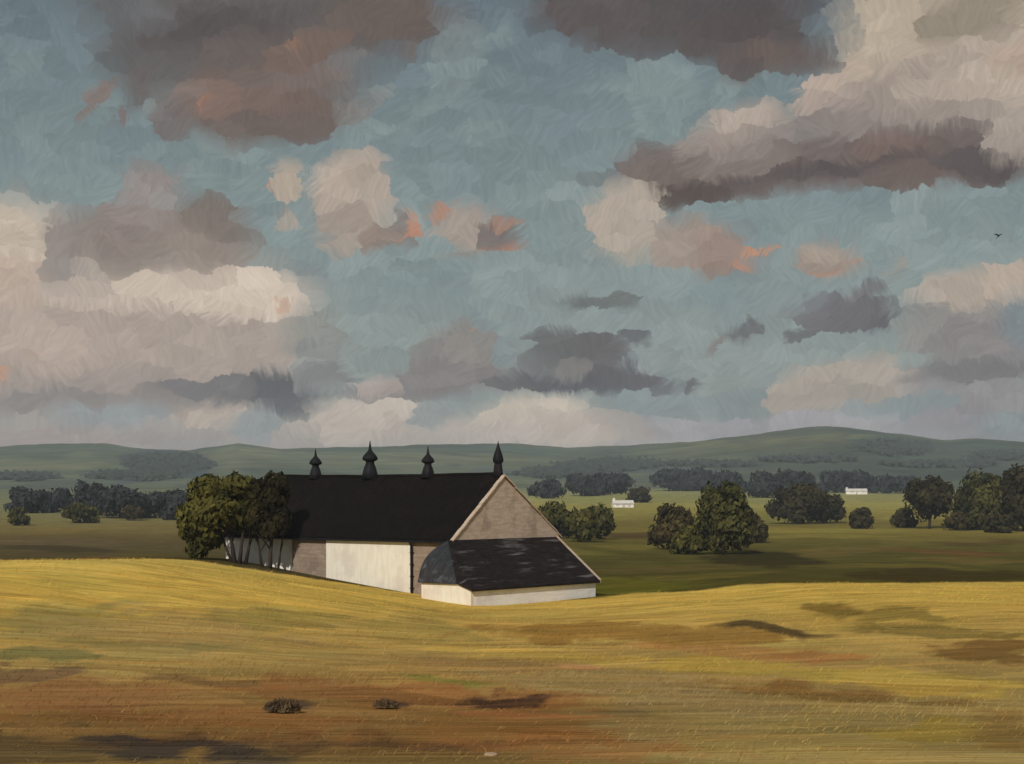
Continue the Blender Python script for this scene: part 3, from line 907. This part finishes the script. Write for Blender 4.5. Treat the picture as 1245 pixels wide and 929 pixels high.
# far trees, the blue of distance put into their leaf colour
FAR = [
 (36, 624, 590, 44, 'blue grey distant tree at the left end of the left wood'),
 (68, 623, 591, 36, 'blue grey distant tree second from the left in the left wood'),
 (110, 627, 583, 38, 'blue grey distant tree behind the oval olive bush'),
 (146, 630, 585, 52, 'widest blue grey tree in the middle of the left wood'),
 (188, 630, 598, 36, 'lower blue grey tree right of the widest tree of the left wood'),
 (220, 632, 592, 40, 'blue grey distant tree half hidden by the olive tree beside the barn'),
 (664, 606, 582, 34, 'faint blue distant tree showing just right of the gable peak'),
 (708, 603, 575, 36, 'blue distant tree at the left end of the clump above the white cottage'),
 (742, 602, 573, 48, 'broad flat topped blue tree directly above the white cottage'),
 (818, 597, 568, 42, 'dark blue flat topped tree left in the clump above the meadow'),
 (850, 597, 567, 42, 'dark blue tree in the middle of the clump above the tall meadow tree'),
 (886, 600, 572, 36, 'blue distant tree right behind the top of the tall meadow tree'),
 (932, 605, 572, 40, 'blue grey distant tree left behind the broad brown tree'),
 (966, 604, 570, 42, 'blue grey distant tree right behind the broad brown tree'),
 (1016, 599, 571, 32, 'dark blue distant tree to the upper left of the far white farmhouse'),
 (1043, 598, 570, 34, 'dark blue distant tree right behind the far white farmhouse'),
 (1078, 600, 577, 34, 'low blue distant tree right of the far white farmhouse'),
 (1102, 600, 578, 30, 'low blue distant tree left of the round headed dark tree'),
]
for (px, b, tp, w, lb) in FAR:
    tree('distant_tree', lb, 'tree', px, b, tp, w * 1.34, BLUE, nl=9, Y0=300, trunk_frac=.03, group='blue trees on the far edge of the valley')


# ------------------------------------------------------------------ white farm buildings in the valley
def cottage(label, px, base, wpx, hpx, rz, roofc):
    X, Y = hit(px, base, 300)
    mpp = Y / F; w = wpx * mpp; h = hpx * mpp; d = w * .45
    root = empty('farmhouse', (X, Y, float(gz(X, Y)) - .2), rz)
    tag(root, label, 'house', 'white farmhouses in the valley')
    hw = h * .62
    m = MB()
    sec = [(-d / 2, -1), (d / 2, -1), (d / 2, hw), (0, h), (-d / 2, hw)]
    a = [(-w / 2, y, z) for y, z in sec]; b = [(w / 2, y, z) for y, z in sec]
    m.poly(a[::-1]); m.poly(b)
    for i in range(5): m.poly([a[i], a[(i + 1) % 5], b[(i + 1) % 5], b[i]])
    m.build('wall', M['white'], root)
    m = MB(); e = .35; k = (h - hw) / (d / 2)
    m.slab([(-w / 2 - .2, -d / 2 - e, hw - k * e), (w / 2 + .2, -d / 2 - e, hw - k * e), (w / 2 + .2, 0, h), (-w / 2 - .2, 0, h)], .15)
    m.slab([(w / 2 + .2, d / 2 + e, hw - k * e), (-w / 2 - .2, d / 2 + e, hw - k * e), (-w / 2 - .2, .003, h), (w / 2 + .2, .003, h)], .15)
    rf = m.build('roof', roofc, root)
    m = MB(); m.box(-w / 2 + .1, -w / 2 + 1.0, -.4, .4, h - .4, h + 1.0); m.build('chimney', M['white'], rf)
    for x in (-w * .3, w * .3):
        m = MB(); m.box(x - .45, x + .45, -d / 2 - .03, -d / 2 + .02, hw * .4, hw * .7); m.build('window', M['dimpane'], root)
    m = MB(); m.box(-.5, .5, -d / 2 - .03, -d / 2 + .02, -.2, hw * .7); m.build('door', M['dimpane'], root)
    return root


M['dimpane'] = wall_mat('weathered_grey_wood', (.48, .47, .45, 1), (.54, .53, .51, 1), (.42, .41, .40, 1))
M['paleroof'] = wall_mat('pale_slate', (.60, .58, .55, 1), (.68, .66, .63, 1), (.52, .50, .48, 1), False)
cottage('small white cottage in the field above the hedge right of the barn', 757, 617, 25, 9, R(8), M['paleroof'])
cottage('far white farmhouse under the blue trees on the right', 1041, 601, 25, 7, R(-6), M['paleroof'])


# ------------------------------------------------------------------ stones and scrub in the foreground
def rock(label, px, py, wpx, hpx, mat, name='rock', cat='rock'):
    X, Y = hit(px, py, 8, 110)
    mpp = Y / F
    SEED[0] += 1; rg = np.random.default_rng(SEED[0])
    n, k = 18, 10
    vs = []; fs = []
    w, h = wpx * mpp / 2, hpx * mpp
    for i in range(k + 1):
        ph = math.pi * i / k
        for j in range(n):
            th = 2 * math.pi * j / n
            x, y, z = math.sin(ph) * math.cos(th), math.sin(ph) * math.sin(th), math.cos(ph)
            r = 1 + float(fbm(np.array([x * 1.6 + SEED[0]]), np.array([z * 1.6 + y + 7]), 3)[0]) * .7
            vs.append((x * r * w, y * r * w * .8, z * r * h * .75 + h * .2))
    for i in range(k):
        for j in range(n): fs.append((i * n + j, (i + 1) * n + j, (i + 1) * n + (j + 1) % n, i * n + (j + 1) % n))
    m = MB(); m.mesh(vs, fs, True)
    o = m.build(name, mat); o.location = (X, Y, float(gz(X, Y))); tag(o, label, cat)
    return o


rock('small pale stone lying at the bottom of the field', 597, 919, 17, 4, M['pale'])
TUS = ((.075, .055, .036), (.15, .105, .06))
tree('grass_tussock', 'largest dark tussock in the russet grass of the foreground', 'tussock', 344, 867, 854, 42, TUS, Y0=8, leaf=.035, n=900, trunk_frac=.02, depth=30, vert=4.5)
tree('grass_tussock', 'smaller brown tussock to the right of the largest one', 'tussock', 470, 862, 855, 30, ((.09, .062, .038), (.16, .11, .065)), Y0=8, leaf=.03, n=500, trunk_frac=.02, depth=24, vert=4.5)


# ------------------------------------------------------------------ one bird
def make_bird():
    Y = 230.0; X = (1214.5 - CX) / F * Y; Z = ZC - (287 - HY) / F * Y
    root = empty('bird', (X, Y, Z), R(25)); root.rotation_euler = (R(10), R(-35), R(25))
    tag(root, 'small dark bird flying in the sky at the upper right', 'bird')
    m = MB(); m.tube([(-.34, 0, 0), (-.22, 0, .02), (0, 0, .03), (.2, 0, .04), (.3, 0, .05), (.4, 0, .03)], [.02, .06, .1, .08, .06, .012], 9)
    # tail fan
    m.hexa([(-.32, -.03, 0), (-.55, -.1, -.01), (-.55, .1, -.01), (-.32, .03, 0), (-.32, -.03, .02), (-.55, -.1, .01), (-.55, .1, .01), (-.32, .03, .02)])
    m.build('body', M['feather'], root)
    for s in (-1, 1):
        m = MB()
        out = [(.14, .05), (.18, .3), (.08, .62), (-.06, .8), (-.08, .55), (-.12, .28), (-.14, .05)]
        zz = [.05, .22, .30, .24, .28, .2, .04]
        up = [(x, s * y, z + .012) for (x, y), z in zip(out, zz)]; dn = [(x, s * y, z - .012) for (x, y), z in zip(out, zz)]
        m.poly(up); m.poly(dn[::-1])
        for i in range(7): m.poly([up[i], up[(i + 1) % 7], dn[(i + 1) % 7], dn[i]])
        m.build('wing', M['feather'], root)


make_bird()


# ------------------------------------------------------------------ haze: a closed box of thin air
def make_haze():
    m = MB(); m.box(-4700, 4700, -80, 4650, EXT[0] - 1.0, float(HILL['Z'].max()) + 14)
    mat = bpy.data.materials.new('valley_air'); mat.use_nodes = True
    t = NT(mat.node_tree); t.n.clear()
    out = t.new('ShaderNodeOutputMaterial'); pv = t.new('ShaderNodeVolumePrincipled')
    pv.inputs['Color'].default_value = (.66, .76, .84, 1); pv.inputs['Density'].default_value = .00018
    pv.inputs['Anisotropy'].default_value = 0.0
    t.l.new(pv.outputs[0], out.inputs['Volume'])
    o = m.build('haze', mat); tag(o, 'thin pale air over the valley', 'haze', kind='stuff')


make_haze()

# ------------------------------------------------------------------ sky: Nishita air with painted-looking clouds placed by bearing and elevation
SKYC = {
 'L': (186, 172, 153), 'C': (166, 152, 136), 'G': (143, 132, 124), 'M': (124, 115, 111), 'D': (92, 82, 80), 'S': (90, 91, 97),
}
CLOUDS = [  # px, py, rx, ry, rot, colour, opacity
 # low veil along the hills
 (450, 530, 130, 30, 0, (172, 163, 156), .85), (150, 535, 220, 26, 0, (160, 151, 146), .85), (740, 530, 150, 24, 0, (164, 160, 160), .85),
 (1000, 525, 200, 22, -3, (162, 161, 166), .85), (1180, 520, 120, 24, 0, (136, 136, 142), .6),
 # upper left brown bank
 (330, 18, 200, 60, 0, (93, 88, 87), .88), (235, 62, 100, 44, -8, (91, 86, 86), .85), (335, 85, 92, 50, 0, (100, 91, 87), .85), (180, 22, 30, 16, 10, (104, 110, 116), .5), (300, 118, 22, 9, -20, (112, 118, 120), .5), (425, 75, 30, 12, -20, (112, 116, 118), .55), (320, 140, 105, 30, -3, (104, 88, 81), .9),
 (455, 22, 70, 26, 0, (99, 87, 81), .9), (250, 125, 40, 22, -30, (140, 110, 93), 0.34), (310, 108, 110, 24, -8, (126, 102, 92), 0.31), (370, 62, 60, 16, -20, (122, 96, 82), .45),
 (270, 30, 90, 22, -10, (82, 76, 78), .6), (120, 118, 30, 8, -52, (124, 102, 92), .7), (147, 143, 13, 15, 0, (112, 100, 98), .8), (206, 152, 15, 22, 20, (110, 103, 103), .8),
 (170, 105, 18, 28, 15, (98, 92, 92), .8), (500, 62, 15, 6, 0, (104, 98, 96), .8), (503, 76, 11, 4, 0, (106, 98, 96), .7), (445, 125, 25, 12, -30, (120, 116, 114), .5),
 # upper middle dark bank
 (830, 8, 165, 42, 0, (80, 75, 78), .97), (905, 50, 90, 30, 6, (84, 77, 77), .95), (715, 8, 62, 24, 0, (93, 85, 85), .75), (905, 78, 34, 22, 0, (92, 83, 81), .8),
 (965, 68, 48, 14, 8, (98, 88, 85), .75), (935, 68, 22, 20, 0, (104, 88, 80), .5), (780, 45, 60, 18, 0, (90, 83, 84), .7), (770, 20, 60, 18, -15, (88, 80, 80), .5),
 # great cream cloud upper right
 (1145, 60, 110, 85, 0, (163, 151, 133), .97), (1200, 30, 140, 70, 0, (158, 147, 130), .97), (1065, 105, 80, 40, -15, (164, 150, 134), .95), (1220, 120, 120, 70, 0, (160, 149, 137), .97),
 (1110, 135, 100, 45, 0, (142, 132, 124), .9), (1175, 18, 60, 24, -10, (126, 119, 103), .7), (1075, 30, 34, 38, 20, (172, 160, 140), .8), (1238, 75, 30, 20, 0, (170, 146, 128), .5), (1190, 100, 90, 16, 0, (170, 158, 143), .6),
 (910, 158, 55, 30, -8, (156, 145, 135), .95), (860, 185, 50, 24, 0, (142, 131, 124), .9), (1000, 112, 26, 20, 0, (168, 152, 140), .9), (1010, 126, 30, 14, 0, (156, 143, 134), .7), (915, 140, 30, 10, -15, (170, 158, 146), .7),
 (1010, 165, 90, 30, 0, (126, 118, 115), .85), (1000, 198, 235, 26, -3, (106, 96, 94), .95), (1150, 190, 100, 32, 0, (98, 89, 87), .9), (900, 218, 135, 20, -7, (96, 85, 82), .95), (1085, 182, 40, 20, 0, (122, 100, 90), .6),
 (800, 204, 48, 24, 0, (112, 99, 94), .85), (830, 236, 62, 11, -3, (84, 74, 70), .9), (1140, 216, 90, 10, 0, (102, 86, 79), .8), (1195, 196, 50, 24, 0, (84, 77, 78), .85), (1010, 205, 120, 8, -6, (82, 76, 77), .7),
 (900, 195, 55, 16, -5, (136, 126, 120), .6), (1175, 165, 30, 18, 0, (112, 102, 99), .6), (1240, 165, 40, 26, 0, (158, 148, 138), .8),
 # left bank
 (90, 390, 250, 105, 0, (166, 153, 142), .95), (0, 305, 72, 60, 0, (178, 166, 149), .97), (215, 358, 135, 36, 0, (190, 177, 160), .95), (312, 362, 40, 30, 0, (190, 178, 162), .95), (130, 420, 220, 45, 0, (163, 149, 138), .9),
 (280, 420, 70, 40, 0, (158, 146, 136), .85), (100, 470, 240, 26, 0, (148, 137, 130), .85), (72, 302, 28, 36, 0, (136, 129, 124), .9), (185, 292, 95, 36, 0, (128, 119, 113), .85), (250, 278, 55, 34, -5, (117, 106, 98), .9), (150, 282, 32, 28, 0, (132, 118, 112), .7),
 (178, 240, 35, 34, 15, (140, 128, 124), .65), (240, 302, 55, 20, 15, (142, 130, 121), .8), (100, 345, 40, 20, 10, (140, 134, 130), .6), (180, 345, 100, 14, -10, (176, 162, 148), .6), (285, 367, 40, 18, 0, (190, 177, 160), .7),
 (190, 225, 40, 12, -25, (142, 130, 128), .5), (50, 420, 60, 30, 20, (176, 158, 144), .6), (20, 345, 40, 30, 0, (172, 152, 138), .6), (345, 222, 14, 20, 0, (166, 151, 133), .85), (350, 263, 17, 13, 0, (150, 141, 130), .8),
 (150, 490, 190, 13, 0, (132, 126, 124), .85), (300, 474, 80, 16, 3, (96, 96, 101), .9), (340, 482, 42, 20, 8, (86, 87, 94), .95), (240, 470, 60, 10, 0, (112, 109, 111), .8), (398, 458, 30, 13, 0, (112, 112, 114), .75),
 (135, 507, 58, 15, 0, (140, 150, 154), .85), (255, 507, 48, 14, 0, (174, 160, 146), .9), (312, 520, 34, 16, 0, (134, 146, 151), .8), (60, 535, 100, 14, 0, (158, 143, 138), .7), (385, 405, 38, 26, 0, (130, 133, 129), .7), (390, 425, 40, 9, 0, (120, 126, 126), .7),
 # middle puffs
 (430, 235, 45, 45, 0, (160, 148, 135), .95), (422, 278, 36, 26, 0, (152, 140, 128), .9), (450, 208, 18, 18, 0, (158, 146, 134), .8), (462, 290, 28, 12, -38, (132, 114, 103), .8), (488, 278, 12, 18, 10, (124, 110, 103), .7), (482, 282, 15, 5, -40, (164, 119, 93), 0.37), (410, 225, 22, 26, 0, (170, 157, 143), .6),
 (566, 270, 36, 22, 0, (150, 138, 127), .92), (604, 284, 22, 14, 5, (112, 103, 99), .9), (588, 301, 46, 8, -6, (160, 114, 90), 0.46), (532, 258, 14, 7, 0, (147, 121, 104), 0.37), (566, 308, 22, 9, 0, (140, 110, 95), 0.43),
 (762, 270, 46, 42, 0, (160, 150, 136), .95), (778, 238, 24, 14, 20, (160, 150, 138), .9), (850, 298, 52, 30, 0, (148, 133, 122), .9), (880, 308, 36, 24, 0, (144, 124, 113), .85), (865, 330, 14, 12, 0, (140, 120, 108), .7), (926, 302, 15, 5, -15, (162, 123, 95), 0.43), (745, 262, 22, 28, 0, (168, 158, 144), .5),
 (1005, 318, 36, 20, 0, (147, 131, 119), .9), (1000, 332, 20, 6, -5, (162, 121, 95), 0.37), (992, 308, 18, 10, 0, (162, 150, 136), .7), (1036, 322, 10, 5, 0, (160, 121, 97), 0.37), (1092, 322, 9, 15, 0, (138, 137, 128), .7),
 # low grey groups
 (548, 430, 46, 28, 0, (127, 123, 121), .9), (552, 456, 72, 20, -3, (121, 115, 116), .9), (578, 418, 28, 24, 0, (130, 127, 123), .85), (490, 478, 75, 8, -3, (121, 113, 115), .8), (600, 470, 60, 9, 0, (124, 118, 120), .6),
 (702, 440, 60, 34, 0, (100, 100, 103), .92), (668, 418, 28, 17, 0, (96, 97, 99), .9), (722, 440, 34, 26, 0, (92, 90, 94), .8), (770, 410, 13, 8, -10, (88, 90, 96), .85), (705, 466, 95, 11, 0, (80, 80, 88), .95), (765, 455, 36, 14, 12, (88, 86, 92), .9),
 (692, 447, 30, 10, 0, (128, 126, 124), .6), (840, 470, 15, 10, -10, (90, 90, 94), .9), (805, 473, 14, 5, 0, (96, 97, 101), .8), (735, 367, 46, 9, -1, (98, 106, 106), .95), (770, 363, 18, 5, 0, (102, 110, 109), .9), (790, 440, 12, 16, 30, (140, 150, 152), .5),
 (905, 404, 24, 9, 3, (98, 100, 103), .9), (873, 416, 20, 5, -28, (118, 115, 112), .8), (1030, 382, 46, 19, -4, (98, 95, 100), .9), (1062, 394, 20, 11, 10, (92, 90, 96), .9), (975, 405, 16, 5, -8, (94, 96, 100), .9), (1000, 372, 44, 12, -10, (108, 109, 115), .7), (1045, 360, 22, 6, -22, (108, 107, 111), .8),
 # right bank
 (1170, 400, 70, 34, 0, (136, 131, 128), .8), (1205, 420, 70, 30, 0, (124, 121, 123), .8), (1188, 352, 62, 20, -6, (164, 152, 138), .95), (1228, 338, 34, 18, -10, (168, 155, 140), .95), (1240, 385, 24, 28, 0, (110, 127, 136), .7),
 (1180, 450, 85, 13, 0, (112, 110, 113), .85), (1180, 480, 110, 20, 0, (134, 130, 133), .8), (1025, 468, 75, 28, -4, (158, 150, 139), .95), (1070, 455, 38, 24, 10, (164, 156, 144), .95), (972, 486, 38, 16, -25, (158, 149, 137), .9), (1150, 458, 40, 10, 0, (116, 113, 116), .8),
 (1120, 492, 42, 14, 0, (120, 137, 142), .85), (1225, 515, 36, 15, 0, (122, 139, 143), .8), (1010, 478, 70, 8, -6, (148, 141, 132), .7), (1160, 510, 40, 16, 0, (126, 124, 131), .7), (1040, 500, 50, 8, -3, (128, 142, 146), .7),
    # ground colour showing at the edges of the puffs
    (496, 270, 6, 10, 15, (176, 122, 88), .75), (478, 284, 16, 4, -40, (178, 120, 84), .7), (590, 303, 44, 6, -6, (172, 114, 82), .8), (527, 258, 10, 6, 0, (172, 124, 94), .7), (612, 272, 12, 4, 0, (168, 122, 94), .6),
    (926, 302, 13, 4, -15, (184, 128, 86), .75), (1000, 333, 20, 5, -5, (178, 122, 86), .75), (1038, 322, 8, 4, 0, (180, 124, 88), .75), (905, 318, 9, 6, 0, (176, 122, 90), .6), (347, 374, 3, 6, 0, (176, 124, 86), .45),
    (575, 402, 8, 4, 0, (168, 126, 100), .6), (330, 222, 4, 12, 0, (172, 120, 92), .6), (4, 455, 7, 12, 0, (186, 132, 92), .6), (35, 425, 5, 5, 0, (176, 132, 104), .45), (250, 130, 16, 8, -35, (160, 112, 84), .55), (360, 55, 12, 7, -20, (142, 106, 84), .5),
 # cream low tops
 (455, 512, 85, 26, 0, (184, 173, 160), .95), (640, 508, 72, 24, -6, (194, 182, 165), .95), (585, 530, 110, 16, -5, (178, 168, 158), .9), (700, 520, 60, 20, 8, (184, 173, 160), .9), (535, 500, 36, 14, -30, (130, 143, 146), .85), (790, 500, 60, 20, 0, (126, 141, 146), .75),
 (900, 522, 110, 14, -4, (152, 151, 157), .85), (450, 470, 30, 9, 0, (168, 154, 147), .85), (760, 525, 40, 14, 20, (164, 155, 147), .7), (905, 518, 30, 10, 0, (136, 137, 145), .5),
]


def make_world():
    w = bpy.data.worlds.new('World'); SC.world = w; w.use_nodes = True
    t = NT(w.node_tree); t.n.clear()
    out = t.new('ShaderNodeOutputWorld'); bg = t.new('ShaderNodeBackground'); t.l.new(bg.outputs[0], out.inputs[0])
    bg.inputs['Strength'].default_value = SKY_STRENGTH
    K = 1.0 / SKY_STRENGTH
    sky = t.new('ShaderNodeTexSky', sky_type='NISHITA'); sky.sun_disc = False
    sky.sun_elevation = SUN_EL; sky.sun_rotation = math.atan2(SUN_H.x, SUN_H.y)
    sky.air_density = 1.2; sky.dust_density = 2.0; sky.ozone_density = 1.5
    d = t.new('ShaderNodeTexCoord').outputs['Generated']
    s = t.new('ShaderNodeSeparateXYZ'); t.l.new(d, s.inputs[0])
    az = t.math('ARCTAN2', s.outputs[0], s.outputs[1]); el = t.math('ARCSINE', s.outputs[2])
    cmb = t.new('ShaderNodeCombineXYZ')
    t.l.new(t.math('MULTIPLY', az, F), cmb.inputs[0]); t.l.new(t.math('MULTIPLY', el, F), cmb.inputs[1])
    p = cmb.outputs[0]
    # clear air between the clouds
    e = t.math('MULTIPLY', el, F)
    ramp = t.new('ShaderNodeValToRGB'); cr = ramp.color_ramp
    t.l.new(t.rng(e, 0, 640, 0, 1, False), ramp.inputs[0])
    stops = [(0, (134, 144, 146)), (.15, (132, 146, 148)), (.32, (122, 140, 142)), (.5, (119, 138, 140)), (.68, (108, 128, 131)), (.85, (94, 114, 122)), (1, (84, 104, 118))]
    while len(cr.elements) < len(stops): cr.elements.new(.5)
    for el_, (pos, c) in zip(cr.elements, stops): el_.position = pos; el_.color = lin4(c)
    air = t.vec('SCALE', ramp.outputs[0], scale=K * 1.06)
    nish = t.vec('MULTIPLY', sky.outputs[0], (.42, .40, .36))
    cur = t.mix(.25, air, nish)
    # brush-like displacement of the cloud field
    n1 = t.noise(p, 1 / 75.0, 3, .55, '2D')[1]
    n2 = t.noise(p, 1 / 14.0, 3, .65, '2D')[1]
    h5 = (.5, .5, .5)
    warp = t.vec('ADD', t.vec('MULTIPLY', t.vec('SUBTRACT', n1, h5), (38, 28, 0)), t.vec('MULTIPLY', t.vec('SUBTRACT', n2, h5), (20, 14, 0)))
    pw = t.vec('ADD', p, warp)
    def dabs(cw, ch, off, src):
        v = t.new('ShaderNodeTexVoronoi', voronoi_dimensions='2D', feature='F1')
        v.inputs['Scale'].default_value = 1.0
        t.l.new(t.vec('ADD', t.vec('MULTIPLY', src, (1 / cw, 1 / ch, 0)), (off, off, 0)), v.inputs['Vector'])
        pos = t.vec('MULTIPLY', t.vec('SUBTRACT', v.outputs['Position'], (off, off, 0)), (cw, ch, 0))
        return pos, v.outputs['Color']
    pos, rnd = dabs(36, 20, 3.3, pw)
    sep = t.new('ShaderNodeSeparateColor'); t.l.new(rnd, sep.inputs[0])
    ro = t.new('ShaderNodeVectorRotate', rotation_type='Z_AXIS'); t.l.new(t.vec('ADD', p, t.vec('MULTIPLY', t.vec('SUBTRACT', n1, h5), (30, 24, 0))), ro.inputs['Vector'])
    t.l.new(t.math('MULTIPLY', t.math('SUBTRACT', sep.outputs[1], .35), 2.2), ro.inputs['Angle'])
    br, _ = t.noise(t.vscale(ro.outputs[0], (1 / 5.0, 1 / 34.0, 1)), 1.0, 4, .65, '2D')
    bo = t.math('SUBTRACT', br, .5)
    bo2 = t.new('ShaderNodeCombineXYZ'); t.l.new(t.math('MULTIPLY', bo, 15.0), bo2.inputs[0]); t.l.new(t.math('MULTIPLY', bo, 11.0), bo2.inputs[1])
    bo2.inputs[2].default_value = 1.0          # third component is 1: carries the constant term of rotated clouds
    q = t.vec('ADD', t.vec('ADD', t.vec('SCALE', pw, scale=.52), t.vec('SCALE', pos, scale=.48)), bo2.outputs[0])
    # patchy air
    airv, _ = t.noise(t.vscale(q, (1, 1.5, 1)), 1 / 110.0, 4, .6, '2D')
    cur = t.mix(t.rng(airv, .45, .7, 0, .38), cur, tuple(lin4((104, 124, 135), K)))
    cur = t.mix(t.rng(airv, .5, .3, 0, .45), cur, tuple(lin4((132, 148, 148), K)))
    for ci, (px, py, rx, ry, rot, col, op) in enumerate(CLOUDS):
        if ci % 6 == 5: q = t.vec('ADD', q, t.vec('MULTIPLY', cur, (1e-6, 1e-6, 0)))   # keeps the node evaluation in order
        a0 = math.atan((px - CX) / F); e0 = math.atan((HY - py) / F * math.cos(a0))
        rx *= 1.06; ry *= 1.06
        if rot == 0:
            n = t.new('ShaderNodeVectorMath', operation='MULTIPLY_ADD'); t.l.new(q, n.inputs[0])
            n.inputs[1].default_value = (1 / rx, 1 / ry, 0); n.inputs[2].default_value = (-a0 * F / rx, -e0 * F / ry, 0)
            ln = t.vec('LENGTH', n.outputs[0])
        else:
            cr_, sr_ = math.cos(R(rot)), -math.sin(R(rot))
            u = t.vec('DOT_PRODUCT', q, (cr_ / rx, sr_ / rx, -(a0 * F * cr_ + e0 * F * sr_) / rx))
            v = t.vec('DOT_PRODUCT', q, (-sr_ / ry, cr_ / ry, -(-a0 * F * sr_ + e0 * F * cr_) / ry))
            c2 = t.new('ShaderNodeCombineXYZ'); t.l.new(u, c2.inputs[0]); t.l.new(v, c2.inputs[1])
            ln = t.vec('LENGTH', c2.outputs[0])
        soft = .30 if min(rx, ry) > 12 else .38
        f = t.rng(ln, 1 + soft, 1 - soft, 0, op)
        cur = t.mix(f, cur, tuple(lin4(col, K)))
    # other clouds round the rest of the horizon, out of the camera's present view
    far, _ = t.noise(t.vscale(d, (1, 1, 2.6)), 3.2, 5, .6)
    away = t.rng(t.math('ABSOLUTE', az), .36, .62)
    cur = t.mix(t.math('MULTIPLY', t.rng(far, .46, .6, 0, .9), away), cur, tuple(lin4((160, 150, 138), K)))
    # dab-to-dab variation and bristle marks
    cur = t.vec('SCALE', cur, scale=t.rng(sep.outputs[0], 0, 1, .93, 1.07, False))
    cur = t.vec('SCALE', cur, scale=t.rng(br, .25, .75, .90, 1.10, False))
    # warm ground tone showing through thin places
    gr, _ = t.noise(q, 1 / 26.0, 4, .7, '2D')
    cur = t.mix(t.rng(gr, .62, .78, 0, .14), cur, t.vec('MULTIPLY', cur, (1.18, .98, .86)))
    cur = t.vec('MULTIPLY', cur, (1.03, .975, .935))
    lum = t.vec('DOT_PRODUCT', cur, (.3, .59, .11))
    cur = t.mix(.24, cur, lum)
    pw_ = t.new('ShaderNodeGamma'); t.put(pw_.inputs[0], t.vec('SCALE', cur, scale=1 / K)); pw_.inputs[1].default_value = 1.13
    cur = t.vec('SCALE', pw_.outputs[0], scale=K * 1.42)
    t.put(bg.inputs['Color'], cur)
    w.cycles.sampling_method = 'MANUAL'; w.cycles.sample_map_resolution = 512


make_world()

# ------------------------------------------------------------------ sun
sl = bpy.data.lights.new('sun', 'SUN'); sl.energy = SUN_STRENGTH; sl.angle = R(.6); sl.color = (1.0, .93, .82)
so = bpy.data.objects.new('sun', sl); COL.objects.link(so)
sd = Vector((SUN_H.x * math.cos(SUN_EL), SUN_H.y * math.cos(SUN_EL), math.sin(SUN_EL)))
so.rotation_euler = sd.to_track_quat('Z', 'Y').to_euler(); so.location = (-60, -60, 80)

# ------------------------------------------------------------------ camera
cd = bpy.data.cameras.new('camera'); co_ = bpy.data.objects.new('camera', cd); COL.objects.link(co_)
cd.sensor_width = 36; cd.sensor_fit = 'HORIZONTAL'; cd.lens = 36 * F / 1245
cd.shift_y = (HY - 464.5) / 1245
cd.clip_start = .1; cd.clip_end = 20000
co_.location = (0, 0, ZC); co_.rotation_euler = (R(90), 0, 0)
SC.camera = co_

vs_ = SC.view_settings
vs_.view_transform = 'Standard'; vs_.look = 'None'; vs_.exposure = 0.0; vs_.gamma = 1.0
SC.render.engine = 'CYCLES'
cy = SC.cycles
cy.max_bounces = 4; cy.diffuse_bounces = 2; cy.glossy_bounces = 1; cy.transmission_bounces = 1; cy.volume_bounces = 0; cy.transparent_max_bounces = 4
cy.use_denoising = True
